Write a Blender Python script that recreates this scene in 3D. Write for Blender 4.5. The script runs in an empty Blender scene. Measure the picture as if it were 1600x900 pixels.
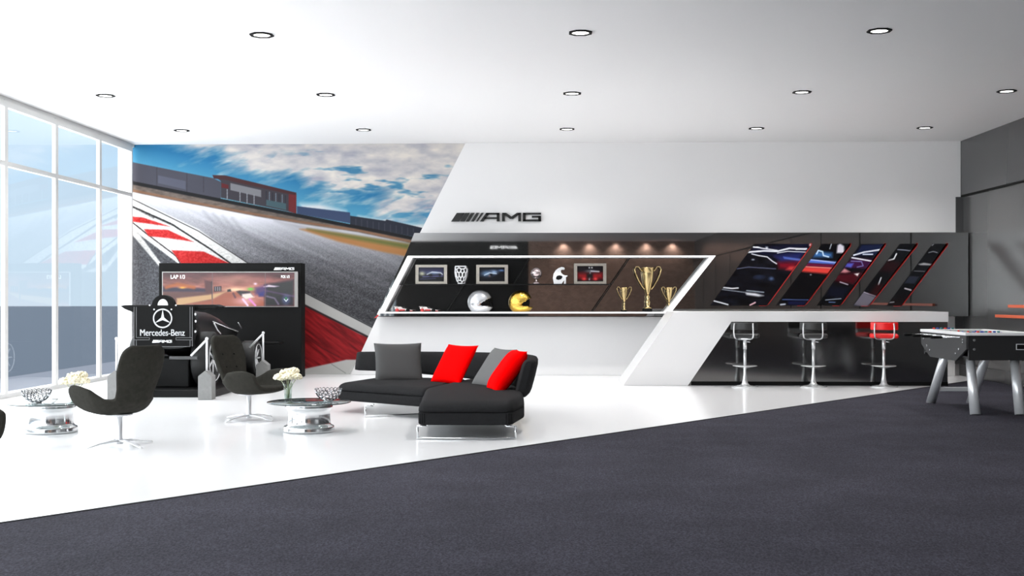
import bpy, bmesh, math, random
import numpy as np
from mathutils import Vector, Matrix

PI = math.pi
random.seed(7)
S = bpy.context.scene
COL = S.collection

# ------------------------------------------------------------------ camera, world, light, exposure
F_PX = 1830.0                      # focal length in pixels of the 1600 wide frame
YAW = math.atan(50.0 / F_PX)       # turned slightly towards the windows
CAM_H = 1.3
HORIZON = 465.0
cam_data = bpy.data.cameras.new('camera')
cam = bpy.data.objects.new('camera', cam_data)
COL.objects.link(cam)
cam.location = (0, 0, CAM_H)
cam.rotation_euler = (PI / 2, 0, YAW)
cam_data.sensor_width = 36.0
cam_data.lens = 36.0 * F_PX / 1600.0
cam_data.shift_y = (HORIZON - 450.0) / 1600.0
cam_data.clip_end = 2000
S.camera = cam

S.view_settings.view_transform = 'Standard'
S.view_settings.look = 'None'
S.view_settings.gamma = 1.0
S.view_settings.exposure = 0.1
S.view_settings.use_curve_mapping = False

XL, XR, YF, YB, H = -6.95, 6.95, 19.74, -15.5, 3.90   # room: left, right, front wall, rear wall, ceiling

def lin(c):
    o = []
    for v in c[:3]:
        v = v / 255.0
        o.append(v / 12.92 if v <= 0.04045 else ((v + 0.055) / 1.055) ** 2.4)
    return (o[0], o[1], o[2], 1.0)

world = bpy.data.worlds.new('daylight sky')
S.world = world
world.use_nodes = True
wn = world.node_tree
for n in list(wn.nodes):
    wn.nodes.remove(n)
wo = wn.nodes.new('ShaderNodeOutputWorld')
bg = wn.nodes.new('ShaderNodeBackground')
tc = wn.nodes.new('ShaderNodeTexCoord')
sx = wn.nodes.new('ShaderNodeSeparateXYZ')
rp = wn.nodes.new('ShaderNodeValToRGB')
rp.color_ramp.elements[0].position = 0.0
rp.color_ramp.elements[0].color = tuple(v * 1.3 for v in lin((198, 214, 226))[:3]) + (1,)
rp.color_ramp.elements[1].position = 0.25
rp.color_ramp.elements[1].color = tuple(v * 1.25 for v in lin((192, 215, 234))[:3]) + (1,)
e = rp.color_ramp.elements.new(0.7)
e.color = (1.4, 1.43, 1.47, 1)
wn.links.new(tc.outputs['Generated'], sx.inputs[0])
wn.links.new(sx.outputs['Z'], rp.inputs[0])
wn.links.new(rp.outputs[0], bg.inputs[0])
bg.inputs[1].default_value = 1.0
wn.links.new(bg.outputs[0], wo.inputs[0])

def area_light(name, loc, rot, sx_, sy_, power, color=(1, 1, 1)):
    l = bpy.data.lights.new(name, 'AREA')
    l.shape = 'RECTANGLE'
    l.size, l.size_y = sx_, sy_
    l.energy = power
    l.color = color
    o = bpy.data.objects.new(name, l)
    COL.objects.link(o)
    o.location = loc
    o.rotation_euler = rot
    return o

# area lights added outside the glazed left side to strengthen the daylight
area_light('daylight', (-7.6, 8.9, 2.1), (0, -PI / 2, 0), 3.8, 22.4, 1290, (1.0, 0.985, 0.965))
area_light('daylight', (-7.6, -8.9, 2.1), (0, -PI / 2, 0), 3.8, 13.0, 2300, (1.0, 0.985, 0.965))  # stronger, added to brighten the rear ceiling mirrored in the black panel
LAMP_POWER = 200.0

# ------------------------------------------------------------------ pixel to place
_c, _s = math.cos(YAW), math.sin(YAW)
def ray(px, py):
    a = (px - 800.0) / F_PX
    b = (HORIZON - py) / F_PX
    return Vector((-_s + a * _c, _c + a * _s, b))
def onY(px, py, Y):
    d = ray(px, py); t = Y / d.y
    return Vector((d.x * t, Y, CAM_H + d.z * t))
def onZ(px, py, z=0.0):
    d = ray(px, py); t = (z - CAM_H) / d.z
    return Vector((d.x * t, d.y * t, z))
def onX(px, py, X):
    d = ray(px, py); t = X / d.x
    return Vector((X, d.y * t, CAM_H + d.z * t))

# ------------------------------------------------------------------ materials
MATS = {}
def mat(name, color, rough=0.5, metal=0.0, ior=1.5, bump=None, vary=None, emit=None, linear=False):
    if name in MATS:
        return MATS[name]
    m = bpy.data.materials.new(name)
    m.use_nodes = True
    nt = m.node_tree
    b = nt.nodes['Principled BSDF']
    c = color if linear else lin(color)
    c = (c[0], c[1], c[2], 1)
    b.inputs['Base Color'].default_value = c
    b.inputs['Roughness'].default_value = rough
    b.inputs['Metallic'].default_value = metal
    b.inputs['IOR'].default_value = ior
    tcn = nt.nodes.new('ShaderNodeTexCoord')
    if vary:
        sc, amt = vary
        nz = nt.nodes.new('ShaderNodeTexNoise')
        nz.inputs['Scale'].default_value = sc
        nz.inputs['Detail'].default_value = 4
        nt.links.new(tcn.outputs['Object'], nz.inputs['Vector'])
        r = nt.nodes.new('ShaderNodeValToRGB')
        r.color_ramp.elements[0].position = 0.3
        r.color_ramp.elements[1].position = 0.7
        r.color_ramp.elements[0].color = tuple(x * (1 - amt) for x in c[:3]) + (1,)
        r.color_ramp.elements[1].color = tuple(min(1, x * (1 + amt)) for x in c[:3]) + (1,)
        nt.links.new(nz.outputs['Fac'], r.inputs[0])
        nt.links.new(r.outputs[0], b.inputs['Base Color'])
    if bump:
        sc, st = bump
        nz2 = nt.nodes.new('ShaderNodeTexNoise')
        nz2.inputs['Scale'].default_value = sc
        nt.links.new(tcn.outputs['Object'], nz2.inputs['Vector'])
        bp = nt.nodes.new('ShaderNodeBump')
        bp.inputs['Strength'].default_value = st
        bp.inputs['Distance'].default_value = 0.01
        nt.links.new(nz2.outputs['Fac'], bp.inputs['Height'])
        nt.links.new(bp.outputs[0], b.inputs['Normal'])
    if emit:
        b.inputs['Emission Color'].default_value = c
        b.inputs['Emission Strength'].default_value = emit
    MATS[name] = m
    return m

def glass(name, tint, refl_ior=1.5, rough=0.0):
    if name in MATS:
        return MATS[name]
    m = bpy.data.materials.new(name)
    m.use_nodes = True
    nt = m.node_tree
    for n in list(nt.nodes):
        nt.nodes.remove(n)
    out = nt.nodes.new('ShaderNodeOutputMaterial')
    tr = nt.nodes.new('ShaderNodeBsdfTransparent'); tr.inputs[0].default_value = lin(tint)
    gl = nt.nodes.new('ShaderNodeBsdfGlossy'); gl.inputs['Roughness'].default_value = rough
    gl.inputs[0].default_value = (1, 1, 1, 1)
    fr = nt.nodes.new('ShaderNodeFresnel'); fr.inputs[0].default_value = refl_ior
    mx = nt.nodes.new('ShaderNodeMixShader')
    ge = nt.nodes.new('ShaderNodeNewGeometry')            # reflect on entering only
    inv = nt.nodes.new('ShaderNodeMath'); inv.operation = 'SUBTRACT'; inv.inputs[0].default_value = 1.0
    mu = nt.nodes.new('ShaderNodeMath'); mu.operation = 'MULTIPLY'
    nt.links.new(ge.outputs['Backfacing'], inv.inputs[1])
    nt.links.new(fr.outputs[0], mu.inputs[0]); nt.links.new(inv.outputs[0], mu.inputs[1])
    nt.links.new(mu.outputs[0], mx.inputs[0])
    nt.links.new(tr.outputs[0], mx.inputs[1])
    nt.links.new(gl.outputs[0], mx.inputs[2])
    nt.links.new(mx.outputs[0], out.inputs[0])
    MATS[name] = m
    return m

def print_mat(name, rough=0.5, emit=0.0, ior=1.45):
    m = bpy.data.materials.new(name)
    m.use_nodes = True
    nt = m.node_tree
    b = nt.nodes['Principled BSDF']
    a = nt.nodes.new('ShaderNodeVertexColor'); a.layer_name = 'print'
    b.inputs['Roughness'].default_value = rough
    b.inputs['IOR'].default_value = ior
    if emit:
        b.inputs['Base Color'].default_value = (0.01, 0.01, 0.01, 1)
        nt.links.new(a.outputs[0], b.inputs['Emission Color'])
        b.inputs['Emission Strength'].default_value = emit
    else:
        nt.links.new(a.outputs[0], b.inputs['Base Color'])
    return m

M_WHITE = mat('white paint', (226, 225, 225), 0.45)
M_CEIL = mat('ceiling paint', (240, 239, 239), 0.6)
M_LACQ = mat('white lacquer', (222, 221, 221), 0.25)
M_FLOOR = mat('polished white floor', (240, 240, 241), 0.16)
M_BLACKGLOSS = mat('black mirror gloss', (30, 30, 30), 0.02, 0, 2.7)
M_BARGLOSS = mat('black bar gloss', (10, 10, 10), 0.12, 0, 2.5)
M_BLACK = mat('black satin', (7, 7, 7), 0.5, 0, 1.25)
M_BLACKMATT = mat('black matt', (11, 11, 11), 0.7, 0, 1.25)
M_DARK = mat('dark grey lacquer', (68, 68, 69), 0.25)
M_GREYGLASS = mat('grey mirror panel', (76, 76, 76), 0.2, 0, 1.6)
M_CHROME = mat('chrome', (214, 215, 216), 0.11, 0.92)
M_STEEL = mat('brushed steel', (224, 225, 227), 0.3, 0.4)
M_FRAMEWHITE = mat('window frame white', (206, 206, 204), 0.4)
M_GLASS = glass('window glass', (248, 251, 253), 1.55)
M_TABLEGLASS = glass('table glass', (205, 212, 212), 1.5)
M_CLEAR = glass('clear glass', (238, 242, 240), 1.35)
M_SOFA = mat('charcoal sofa cloth', (36, 36, 37), 0.9, 0, 1.15, bump=(260, .25), vary=(40, .08))
M_CHAIR = mat('dark olive grey felt', (47, 46, 42), 0.9, 0, 1.15, bump=(220, .3), vary=(25, .15))
M_PGREY = mat('grey cushion cloth', (78, 78, 78), 0.9, 0, 1.15, bump=(300, .2))
M_PRED = mat('red cushion cloth', (232, 0, 1), 0.9, 0, 1.1, bump=(300, .2))
M_RED = mat('red leatherette', (225, 14, 16), 0.4)
M_REDTRIM = mat('red trim', (190, 30, 28), 0.4)
M_GOLD = mat('gold', (214, 178, 96), 0.2, 1.0)
M_TROPHY = mat('pale gold', (206, 182, 132), 0.22, 1.0)
M_SILVER = mat('silver paint', (205, 207, 210), 0.22, 0.6)
M_ORANGE = mat('orange reflection tone', (225, 105, 70), 0.4)
M_WHITEGLOW = mat('white led strip', (255, 255, 255), 0.4, emit=2.0)
M_LAMP = mat('lamp diffuser', (255, 252, 246), 0.4, emit=3.0)

# ------------------------------------------------------------------ mesh builder
class MB:
    def __init__(self):
        self.bm = bmesh.new()
    def _add(self, verts, faces, smooth=False):
        vs = [self.bm.verts.new(v) for v in verts]
        for f in faces:
            try:
                fc = self.bm.faces.new([vs[i] for i in f]); fc.smooth = smooth
            except ValueError:
                pass
        return vs
    def box(self, lo, hi, bevel=0.0, mtx=None):
        t = bmesh.new()
        bmesh.ops.create_cube(t, size=1.0)
        c = [(a + b) / 2 for a, b in zip(lo, hi)]; d = [abs(b - a) for a, b in zip(lo, hi)]
        for v in t.verts:
            v.co = Vector((c[0] + v.co.x * d[0], c[1] + v.co.y * d[1], c[2] + v.co.z * d[2]))
        if bevel > 0:
            bmesh.ops.bevel(t, geom=list(t.edges), offset=bevel, segments=3, affect='EDGES', profile=0.5)
        self.merge(t, mtx)
        return self
    def merge(self, t, mtx=None):
        t.verts.index_update()
        vs = [self.bm.verts.new(mtx @ v.co if mtx else v.co) for v in t.verts]
        for f in t.faces:
            try:
                nf = self.bm.faces.new([vs[v.index] for v in f.verts]); nf.smooth = f.smooth
            except ValueError:
                pass
        t.free()
        return self
    def tube(self, pts, r, seg=10, closed=False, cap=True, flat=1.0):
        pts = [Vector(p) for p in pts]
        n = len(pts)
        rs = r if isinstance(r, (list, tuple)) else [r] * n
        rings = []
        up = None
        for i, p in enumerate(pts):
            if closed:
                d = (pts[(i + 1) % n] - pts[i - 1])
            else:
                d = pts[min(i + 1, n - 1)] - pts[max(i - 1, 0)]
            d.normalize()
            if up is None:
                up = Vector((0, 0, 1)) if abs(d.z) < 0.9 else Vector((0, 1, 0))
            a = d.cross(up)
            if a.length < 1e-5:
                a = d.cross(Vector((1, 0, 0)))
            a.normalize(); b = a.cross(d).normalized(); up = b
            rings.append([self.bm.verts.new(p + a * math.cos(2 * PI * k / seg) * rs[i] + b * math.sin(2 * PI * k / seg) * rs[i] * flat) for k in range(seg)])
        m = n if closed else n - 1
        for i in range(m):
            A, B = rings[i], rings[(i + 1) % n]
            for k in range(seg):
                f = self.bm.faces.new((A[k], A[(k + 1) % seg], B[(k + 1) % seg], B[k])); f.smooth = True
        if cap and not closed:
            self.bm.faces.new(list(reversed(rings[0]))); self.bm.faces.new(rings[-1])
        return self
    def lathe(self, prof, seg=32, center=(0, 0, 0), axis='Z', smooth=True, cap=True):
        rings = []
        C = Vector(center)
        for r, z in prof:
            ring = []
            for k in range(seg):
                a = 2 * PI * k / seg
                p = (r * math.cos(a), r * math.sin(a), z)
                if axis == 'X': p = (p[2], p[0], p[1])
                elif axis == 'Y': p = (p[0], p[2], p[1])
                ring.append(self.bm.verts.new(C + Vector(p)))
            rings.append(ring)
        for i in range(len(rings) - 1):
            for k in range(seg):
                f = self.bm.faces.new((rings[i][k], rings[i][(k + 1) % seg], rings[i + 1][(k + 1) % seg], rings[i + 1][k])); f.smooth = smooth
        if cap:
            self.bm.faces.new(list(reversed(rings[0]))); self.bm.faces.new(rings[-1])
        return self
    def prism(self, poly, d, at=None, bevel=0.0):
        """poly: 2-D points; at maps (u, v, w) to a 3-D point; extruded from w=d[0] to w=d[1]."""
        at = at or (lambda u, v, w: (u, v, w))
        t = bmesh.new()
        A = [t.verts.new(at(u, v, d[0])) for u, v in poly]
        B = [t.verts.new(at(u, v, d[1])) for u, v in poly]
        n = len(poly)
        t.faces.new(list(reversed(A))); t.faces.new(B)
        for i in range(n):
            t.faces.new((A[i], A[(i + 1) % n], B[(i + 1) % n], B[i]))
        bmesh.ops.recalc_face_normals(t, faces=list(t.faces))
        if bevel > 0:
            bmesh.ops.bevel(t, geom=list(t.edges), offset=bevel, segments=3, affect='EDGES', profile=0.5)
        return self.merge(t)
    def ball(self, c, r, sub=2, scale=(1, 1, 1)):
        t = bmesh.new()
        bmesh.ops.create_icosphere(t, subdivisions=sub, radius=r)
        for v in t.verts:
            v.co = Vector((c[0] + v.co.x * scale[0], c[1] + v.co.y * scale[1], c[2] + v.co.z * scale[2]))
        for f in t.faces: f.smooth = True
        return self.merge(t)
    def build(self, name, m, parent=None, world=False, normals=True):
        if normals:
            bmesh.ops.recalc_face_normals(self.bm, faces=list(self.bm.faces))
        if world and parent is not None:
            root = parent
            off = Vector((0, 0, 0))
            while root is not None:
                off += root.location; root = root.parent
            for v in self.bm.verts: v.co -= off
        me = bpy.data.meshes.new(name)
        self.bm.to_mesh(me); self.bm.free()
        o = bpy.data.objects.new(name, me)
        if m: me.materials.append(m)
        COL.objects.link(o)
        if parent is not None: o.parent = parent
        return o

def thing(name, label, cat, loc=(0, 0, 0), rz=0.0, group=None):
    o = bpy.data.objects.new(name, None)
    o.empty_display_size = 0.1
    COL.objects.link(o)
    o.location = loc; o.rotation_euler = (0, 0, rz)
    o['label'] = label; o['category'] = cat
    if group: o['group'] = group
    return o
def tag(o, label, cat, group=None):
    o['label'] = label; o['category'] = cat
    if group: o['group'] = group
    return o
def struct(name, mb, m, parent=None):
    o = mb.build(name, m, parent)
    if parent is None: o['kind'] = 'structure'
    return o
def copy_tree(o, parent=None):
    c = o.copy(); COL.objects.link(c)
    if parent is not None: c.parent = parent
    for ch in list(o.children): copy_tree(ch, c)
    return c
def subsurf(o, lv=2):
    md = o.modifiers.new('smooth', 'SUBSURF'); md.levels = lv; md.render_levels = lv
    return o
def interp(t, xs, ys):
    return float(np.interp(t, xs, ys))

# ------------------------------------------------------------------ painting of flat prints (colour per mesh vertex)
def vnoise(X, Y, seed):
    xi, yi = np.floor(X).astype(np.int64), np.floor(Y).astype(np.int64)
    xf, yf = X - xi, Y - yi
    def h(a, b):
        n = (a * 374761393 + b * 668265263 + seed * 1442695041) & 0x7fffffff
        n = ((n ^ (n >> 13)) * 1274126177) & 0x7fffffff
        return ((n ^ (n >> 16)) & 0xffff) / 65535.0
    u, v = xf * xf * (3 - 2 * xf), yf * yf * (3 - 2 * yf)
    return (h(xi, yi) * (1 - u) + h(xi + 1, yi) * u) * (1 - v) + (h(xi, yi + 1) * (1 - u) + h(xi + 1, yi + 1) * u) * v
def fbm(X, Y, seed, oct=4):
    s = 0; a = 0.5
    for k in range(oct):
        s = s + a * vnoise(X * 2 ** k, Y * 2 ** k, seed + k * 17); a *= 0.5
    return s / (1 - 0.5 ** oct)

class Canvas:
    def __init__(self, X, Y, base=(0, 0, 0)):
        self.X, self.Y = X, Y
        self.img = np.zeros(X.shape + (3,)); self.img[:] = base
    def mask(self, pts, soft=0.6):
        X, Y = self.X, self.Y
        inside = np.zeros(X.shape, bool); dist = np.full(X.shape, 1e9)
        n = len(pts)
        for i in range(n):
            x1, y1 = pts[i]; x2, y2 = pts[(i + 1) % n]
            if y1 != y2:
                cond = ((y1 > Y) != (y2 > Y))
                inside ^= cond & (X < (x2 - x1) * (Y - y1) / (y2 - y1) + x1)
            L = (x2 - x1) ** 2 + (y2 - y1) ** 2 + 1e-9
            t = np.clip(((X - x1) * (x2 - x1) + (Y - y1) * (y2 - y1)) / L, 0, 1)
            dist = np.minimum(dist, np.hypot(X - x1 - t * (x2 - x1), Y - y1 - t * (y2 - y1)))
        sd = np.where(inside, dist, -dist)
        return np.clip(sd / max(soft, 1e-3) * 0.5 + 0.5, 0, 1)
    def put(self, m, col):
        col = np.asarray(col, float)
        self.img = self.img * (1 - m[..., None]) + col * m[..., None]
    def poly(self, pts, col, soft=0.6, alpha=1.0):
        self.put(self.mask(pts, soft) * alpha, col)
    def line(self, pts, w, col, soft=0.6, alpha=1.0):
        X, Y = self.X, self.Y
        dist = np.full(X.shape, 1e9)
        for (x1, y1), (x2, y2) in zip(pts[:-1], pts[1:]):
            L = (x2 - x1) ** 2 + (y2 - y1) ** 2 + 1e-9
            t = np.clip(((X - x1) * (x2 - x1) + (Y - y1) * (y2 - y1)) / L, 0, 1)
            dist = np.minimum(dist, np.hypot(X - x1 - t * (x2 - x1), Y - y1 - t * (y2 - y1)))
        self.put(np.clip((w / 2 - dist) / soft + 0.5, 0, 1) * alpha, col)
    def blob(self, c, rx, ry, col, alpha=1.0):
        d = ((self.X - c[0]) / rx) ** 2 + ((self.Y - c[1]) / ry) ** 2
        self.put(np.exp(-d * 1.2) * alpha, col)

def print_mesh(name, P, img, m, parent=None, world=True, gain=1.0):
    """P: (h, w, 3) points, img: (h, w, 3) display colours 0-255."""
    h, w = P.shape[:2]
    verts = P.reshape(-1, 3).copy()
    if parent is not None and world:
        off = Vector((0, 0, 0)); r = parent
        while r is not None:
            off += r.location; r = r.parent
        verts -= np.array(off)
    idx = np.arange(h * w).reshape(h, w)
    faces = np.stack([idx[:-1, :-1], idx[1:, :-1], idx[1:, 1:], idx[:-1, 1:]], -1).reshape(-1, 4)
    me = bpy.data.meshes.new(name)
    me.from_pydata(verts.tolist(), [], faces.tolist())
    v = np.clip(img.reshape(-1, 3) / 255.0, 0, 1)
    l = np.where(v <= 0.04045, v / 12.92, ((v + 0.055) / 1.055) ** 2.4) * gain
    ca = me.color_attributes.new('print', 'FLOAT_COLOR', 'POINT')
    ca.data.foreach_set('color', np.concatenate([l, np.ones((l.shape[0], 1))], 1).astype(np.float32).ravel())
    me.materials.append(m)
    o = bpy.data.objects.new(name, me)
    COL.objects.link(o)
    if parent is not None: o.parent = parent
    return o

def px_grid(x0f, x1f, y0, y1, nx, ny):
    """rows from y0 to y1, each row from x0f(y) to x1f(y), in picture-plane units"""
    ys = np.linspace(y0, y1, ny)
    X = np.zeros((ny, nx)); Y = np.zeros((ny, nx))
    for i, y in enumerate(ys):
        X[i] = np.linspace(x0f(y), x1f(y), nx); Y[i] = y
    return X, Y
def grid_onY(X, Y, Yp):
    a = (X - 800.0) / F_PX; b = (HORIZON - Y) / F_PX
    dx = -_s + a * _c; dy = _c + a * _s
    t = Yp / dy
    return np.stack([dx * t, np.full(X.shape, Yp), CAM_H + b * t], -1)

# ================================================================== THE SETTING
# floor and carpet: the white floor lies beyond a diagonal edge, dark carpet tiles this side of it
ca, cb = onZ(0, 818), onZ(1480, 600.5)
sl = (cb.y - ca.y) / (cb.x - ca.x)
def edge_y(x): return ca.y + (x - ca.x) * sl
struct('floor', MB().prism([(XL, edge_y(XL)), (XR, edge_y(XR)), (XR, YF), (XL, YF)], (-0.1, 0.0)), M_FLOOR)

mc = bpy.data.materials.new('carpet tiles'); mc.use_nodes = True
nt = mc.node_tree; b = nt.nodes['Principled BSDF']; b.inputs['Roughness'].default_value = 0.95
b.inputs['Specular IOR Level'].default_value = 0.15
t1 = nt.nodes.new('ShaderNodeTexCoord')
n1 = nt.nodes.new('ShaderNodeTexNoise'); n1.inputs['Scale'].default_value = 90; n1.inputs['Detail'].default_value = 6; n1.inputs['Roughness'].default_value = 0.75
mp = nt.nodes.new('ShaderNodeMapping'); mp.inputs['Scale'].default_value = (1, .55, 1); mp.inputs['Rotation'].default_value = (0, 0, -0.84)
r1 = nt.nodes.new('ShaderNodeValToRGB')
r1.color_ramp.elements[0].position = 0.4; r1.color_ramp.elements[0].color = lin((36, 35, 42))
r1.color_ramp.elements[1].position = 0.63; r1.color_ramp.elements[1].color = lin((70, 69, 80))
n2 = nt.nodes.new('ShaderNodeTexNoise'); n2.inputs['Scale'].default_value = 1.6; n2.inputs['Detail'].default_value = 3
r2 = nt.nodes.new('ShaderNodeValToRGB')
r2.color_ramp.elements[0].position = 0.35; r2.color_ramp.elements[0].color = (.78, .78, .78, 1)
r2.color_ramp.elements[1].position = 0.7; r2.color_ramp.elements[1].color = (1.05, 1.05, 1.05, 1)
mm = nt.nodes.new('ShaderNodeMix'); mm.data_type = 'RGBA'; mm.blend_type = 'MULTIPLY'; mm.inputs[0].default_value = 1
bp = nt.nodes.new('ShaderNodeBump'); bp.inputs['Strength'].default_value = 0.5; bp.inputs['Distance'].default_value = 0.01
nt.links.new(t1.outputs['Object'], mp.inputs['Vector']); nt.links.new(mp.outputs[0], n1.inputs['Vector'])
nt.links.new(t1.outputs['Object'], n2.inputs['Vector'])
nt.links.new(n1.outputs['Fac'], r1.inputs[0]); nt.links.new(n2.outputs['Fac'], r2.inputs[0])
nt.links.new(r1.outputs[0], mm.inputs[6]); nt.links.new(r2.outputs[0], mm.inputs[7])
nt.links.new(mm.outputs[2], b.inputs['Base Color'])
nt.links.new(n1.outputs['Fac'], bp.inputs['Height']); nt.links.new(bp.outputs[0], b.inputs['Normal'])
struct('floor_carpet', MB().prism([(XL, YB), (XR, YB), (XR, edge_y(XR)), (XL, edge_y(XL))], (-0.1, 0.004)), mc)
dv = Vector((1, sl, 0)).normalized(); nv = Vector((-dv.y, dv.x, 0))
p0, p1 = Vector((XL, edge_y(XL), 0)), Vector((XR, edge_y(XR), 0))
q = [p0 - nv * .02, p1 - nv * .02, p1 + nv * .008, p0 + nv * .008]
struct('trim_1', MB().prism([(v.x, v.y) for v in q], (-0.05, 0.007)), M_BLACKMATT)

struct('ceiling', MB().box((XL - .3, YB - .2, H), (XR + .3, YF + .3, H + .15)), M_CEIL)
struct('wall_front', MB().box((XL - .3, YF, -.1), (XR + .3, YF + .2, H)), M_WHITE)

# rear wall (seen mirrored in the black panels): black on one side, brown brick on the other
mb = bpy.data.materials.new('brown brick'); mb.use_nodes = True
nt = mb.node_tree; b = nt.nodes['Principled BSDF']; b.inputs['Roughness'].default_value = 0.75
t1 = nt.nodes.new('ShaderNodeTexCoord'); mp = nt.nodes.new('ShaderNodeMapping'); mp.inputs['Rotation'].default_value = (PI / 2, 0, 0)
br = nt.nodes.new('ShaderNodeTexBrick'); br.inputs['Scale'].default_value = 3.2
br.inputs['Color1'].default_value = lin((152, 118, 100)); br.inputs['Color2'].default_value = lin((122, 93, 79)); br.inputs['Mortar'].default_value = lin((104, 82, 70))
nt.links.new(t1.outputs['Object'], mp.inputs[0]); nt.links.new(mp.outputs[0], br.inputs['Vector']); nt.links.new(br.outputs[0], b.inputs['Base Color'])
struct('wall_rear_brick', MB().box((-0.72, YB - .2, 0), (XR, YB, H)), mb)
struct('wall_rear_black', MB().box((XL, YB - .2, 0), (-0.72, YB, H)), M_BLACKMATT)

# right wall: a deep dark fascia above grey mirror panels
struct('wall_right', MB().box((XR, YB, -.1), (XR + .2, YF, H)), M_GREYGLASS)
struct('wall_right_fascia', MB().box((XR - .03, YB, 3.0), (XR - .001, YF - .01, H - .001)), M_DARK)
struct('trim_2', MB().box((XR - .035, YB, 2.97), (XR - .001, YF - .01, 2.999)), M_BLACKMATT)  # black strip put in as the shadow line under the fascia
struct('baseboard_right', MB().box((XR - .04, YB, 0.004), (XR - .001, YF - .05, .2), .004), M_DARK)
struct('trim_3', MB().box((XR - .12, YF - .12, .2), (XR - .001, YF - .001, 2.97)), M_DARK)
for k, y in enumerate((16.2, 12.6, 9.0, 5.4, 1.8, -1.8, -5.4, -9.0, -12.6)):
    struct('trim_%d' % (4 + k), MB().box((XR - .012, y - .02, .2), (XR - .001, y + .02, 2.97)), M_BLACKMATT)

# glazed left side: bays with a transom, continuing past the camera
ys = [onX(206.5, 400, XL).y, onX(156, 400, XL).y, onX(87.5, 400, XL).y, onX(8.5, 400, XL).y]
while ys[-1] > YB + 1.6: ys.append(ys[-1] - 1.62)
ZT = 3.03
struct('wall_left_sill', MB().box((XL - .12, YB, -.1), (XL + .02, YF, .06)), M_FRAMEWHITE)
struct('wall_left_head', MB().box((XL - .12, YB, H - .05), (XL - .012, YF, H - .001)), M_FRAMEWHITE)
for i in range(len(ys) - 1):
    y1, y0 = ys[i], ys[i + 1]
    w = bpy.data.objects.new('window_%d' % (i + 1), None); COL.objects.link(w); w.location = (XL, (y0 + y1) / 2, 0); w['kind'] = 'structure'
    fr = MB()
    if i == 0: fr.box((XL - .03, y1 - .045, .06), (XL + .012, y1 - .003, H - .05))
    fr.box((XL - .04, y0 - .045, .06), (XL + .015, y0 + .045, H - .05))
    fr.build('mullion', M_FRAMEWHITE, w, world=True)
    MB().box((XL - .05, y0 + .046, ZT - .03), (XL + .015, y1 - .046, ZT + .03)).build('transom', M_FRAMEWHITE, w, world=True)
    MB().box((XL - .05, y0 + .046, H - .14), (XL + .015, y1 - .046, H - .06)).build('head_rail', M_FRAMEWHITE, w, world=True)
    MB().box((XL - .02, y0 + .046, ZT + .03), (XL - .012, y1 - .046, H - .14)).build('upper_pane', M_GLASS, w, world=True)
    MB().box((XL - .02, y0 + .046, .06), (XL - .012, y1 - .046, ZT - .03)).build('lower_pane', M_GLASS, w, world=True)
# what lies outside the windows
struct('ground_outside', MB().box((-500, -60, -.6), (XL - 2.6, 216, -.3)), mat('slate ground', (104, 113, 126), 0.9))
struct('pavement_outside', MB().box((XL - 2.6, -60, -.5), (XL - .14, 26, -.12)), mat('pavement', (150, 152, 162), 0.9))

# ================================================================== MURAL
def slant(y):   # slanted edge of the white wall block, as it lies on the front wall plane
    return 727.0 - (y - 225.0) * 0.512
YM = YF - 0.012
X, Y = px_grid(lambda y: 207.3, lambda y: slant(y) + 4.0, 224.6, 586.0, 560, 400)
C = Canvas(X, Y, (60, 140, 185))
g = np.clip((Y - 224 - (X - 207) * 0.22) / 60, 0, 1)[..., None]
C.img = np.array((40, 126, 176)) * (1 - g) + np.array((122, 192, 214)) * g
cl = 227 + (X - 285) * 0.305                      # lower border of the cloud mass
n = fbm(X / 46 + Y / 90, Y / 15 + X / 60, 3, 5); n2 = fbm(X / 20, Y / 9, 9, 4)
dens = np.clip((cl - Y) / 34 + (n - 0.5) * 2.8 + 0.5, 0, 1) * np.clip((X - 240) / 60, 0, 1)
tex = (n2 * 0.6 + fbm(X / 60, Y / 14, 21, 4) * 0.4)[..., None]
tex = np.clip((tex - .5) * 1.7 + .55, 0, 1)
cc = np.array((176, 178, 194)) * (1 - tex) + np.array((255, 247, 236)) * tex
holes = np.clip((fbm(X / 50, Y / 12, 41, 4) - 0.60) * 9, 0, 1) * np.clip((X - 430) / 100, 0, 1)
dens = dens * (1 - holes * 0.8)
C.img = C.img * (1 - dens[..., None]) + cc * dens[..., None]
C.poly([(470, 319), (500, 318), (540, 330), (470, 329)], (235, 238, 240), 5)
C.poly([(560, 338), (620, 349), (668, 352), (668, 362), (600, 350)], (245, 244, 240), 4)
# buildings along the skyline
C.poly([(205, 253), (332, 278), (345, 284), (345, 312), (205, 286)], (76, 76, 88))
for x in (245, 292, 318): C.line([(x, 262 + (x - 245) * .2), (x, 300)], 1.2, (58, 58, 68))
C.poly([(247, 274), (290, 283), (290, 296), (247, 286)], (92, 94, 110))
C.poly([(333, 274), (345, 275), (463, 303), (463, 333), (345, 309), (345, 283)], (62, 58, 66))
C.poly([(332, 273.5), (352, 274), (463, 301), (463, 306), (352, 281), (334, 279)], (74, 40, 44))
C.poly([(360, 286), (408, 297), (408, 308), (360, 297)], (132, 132, 138))
C.poly([(346, 286), (357, 289), (357, 295), (346, 293)], (100, 30, 34))
for x in (355, 375, 386, 397): C.line([(x, 296 + (x - 355) * .2), (x, 312 + (x - 355) * .2)], 1.4, (150, 152, 160))
for k, x in enumerate(range(416, 448, 5)): C.line([(x, 299 + (x - 416) * .22), (x, 318 + (x - 416) * .2)], 1.6, (112, 122, 136) if k % 2 else (44, 44, 56))
C.poly([(416, 312), (447, 318), (447, 328), (416, 321)], (70, 96, 104))
C.poly([(451, 303), (463, 305), (463, 334), (451, 330)], (112, 36, 40))
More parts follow.
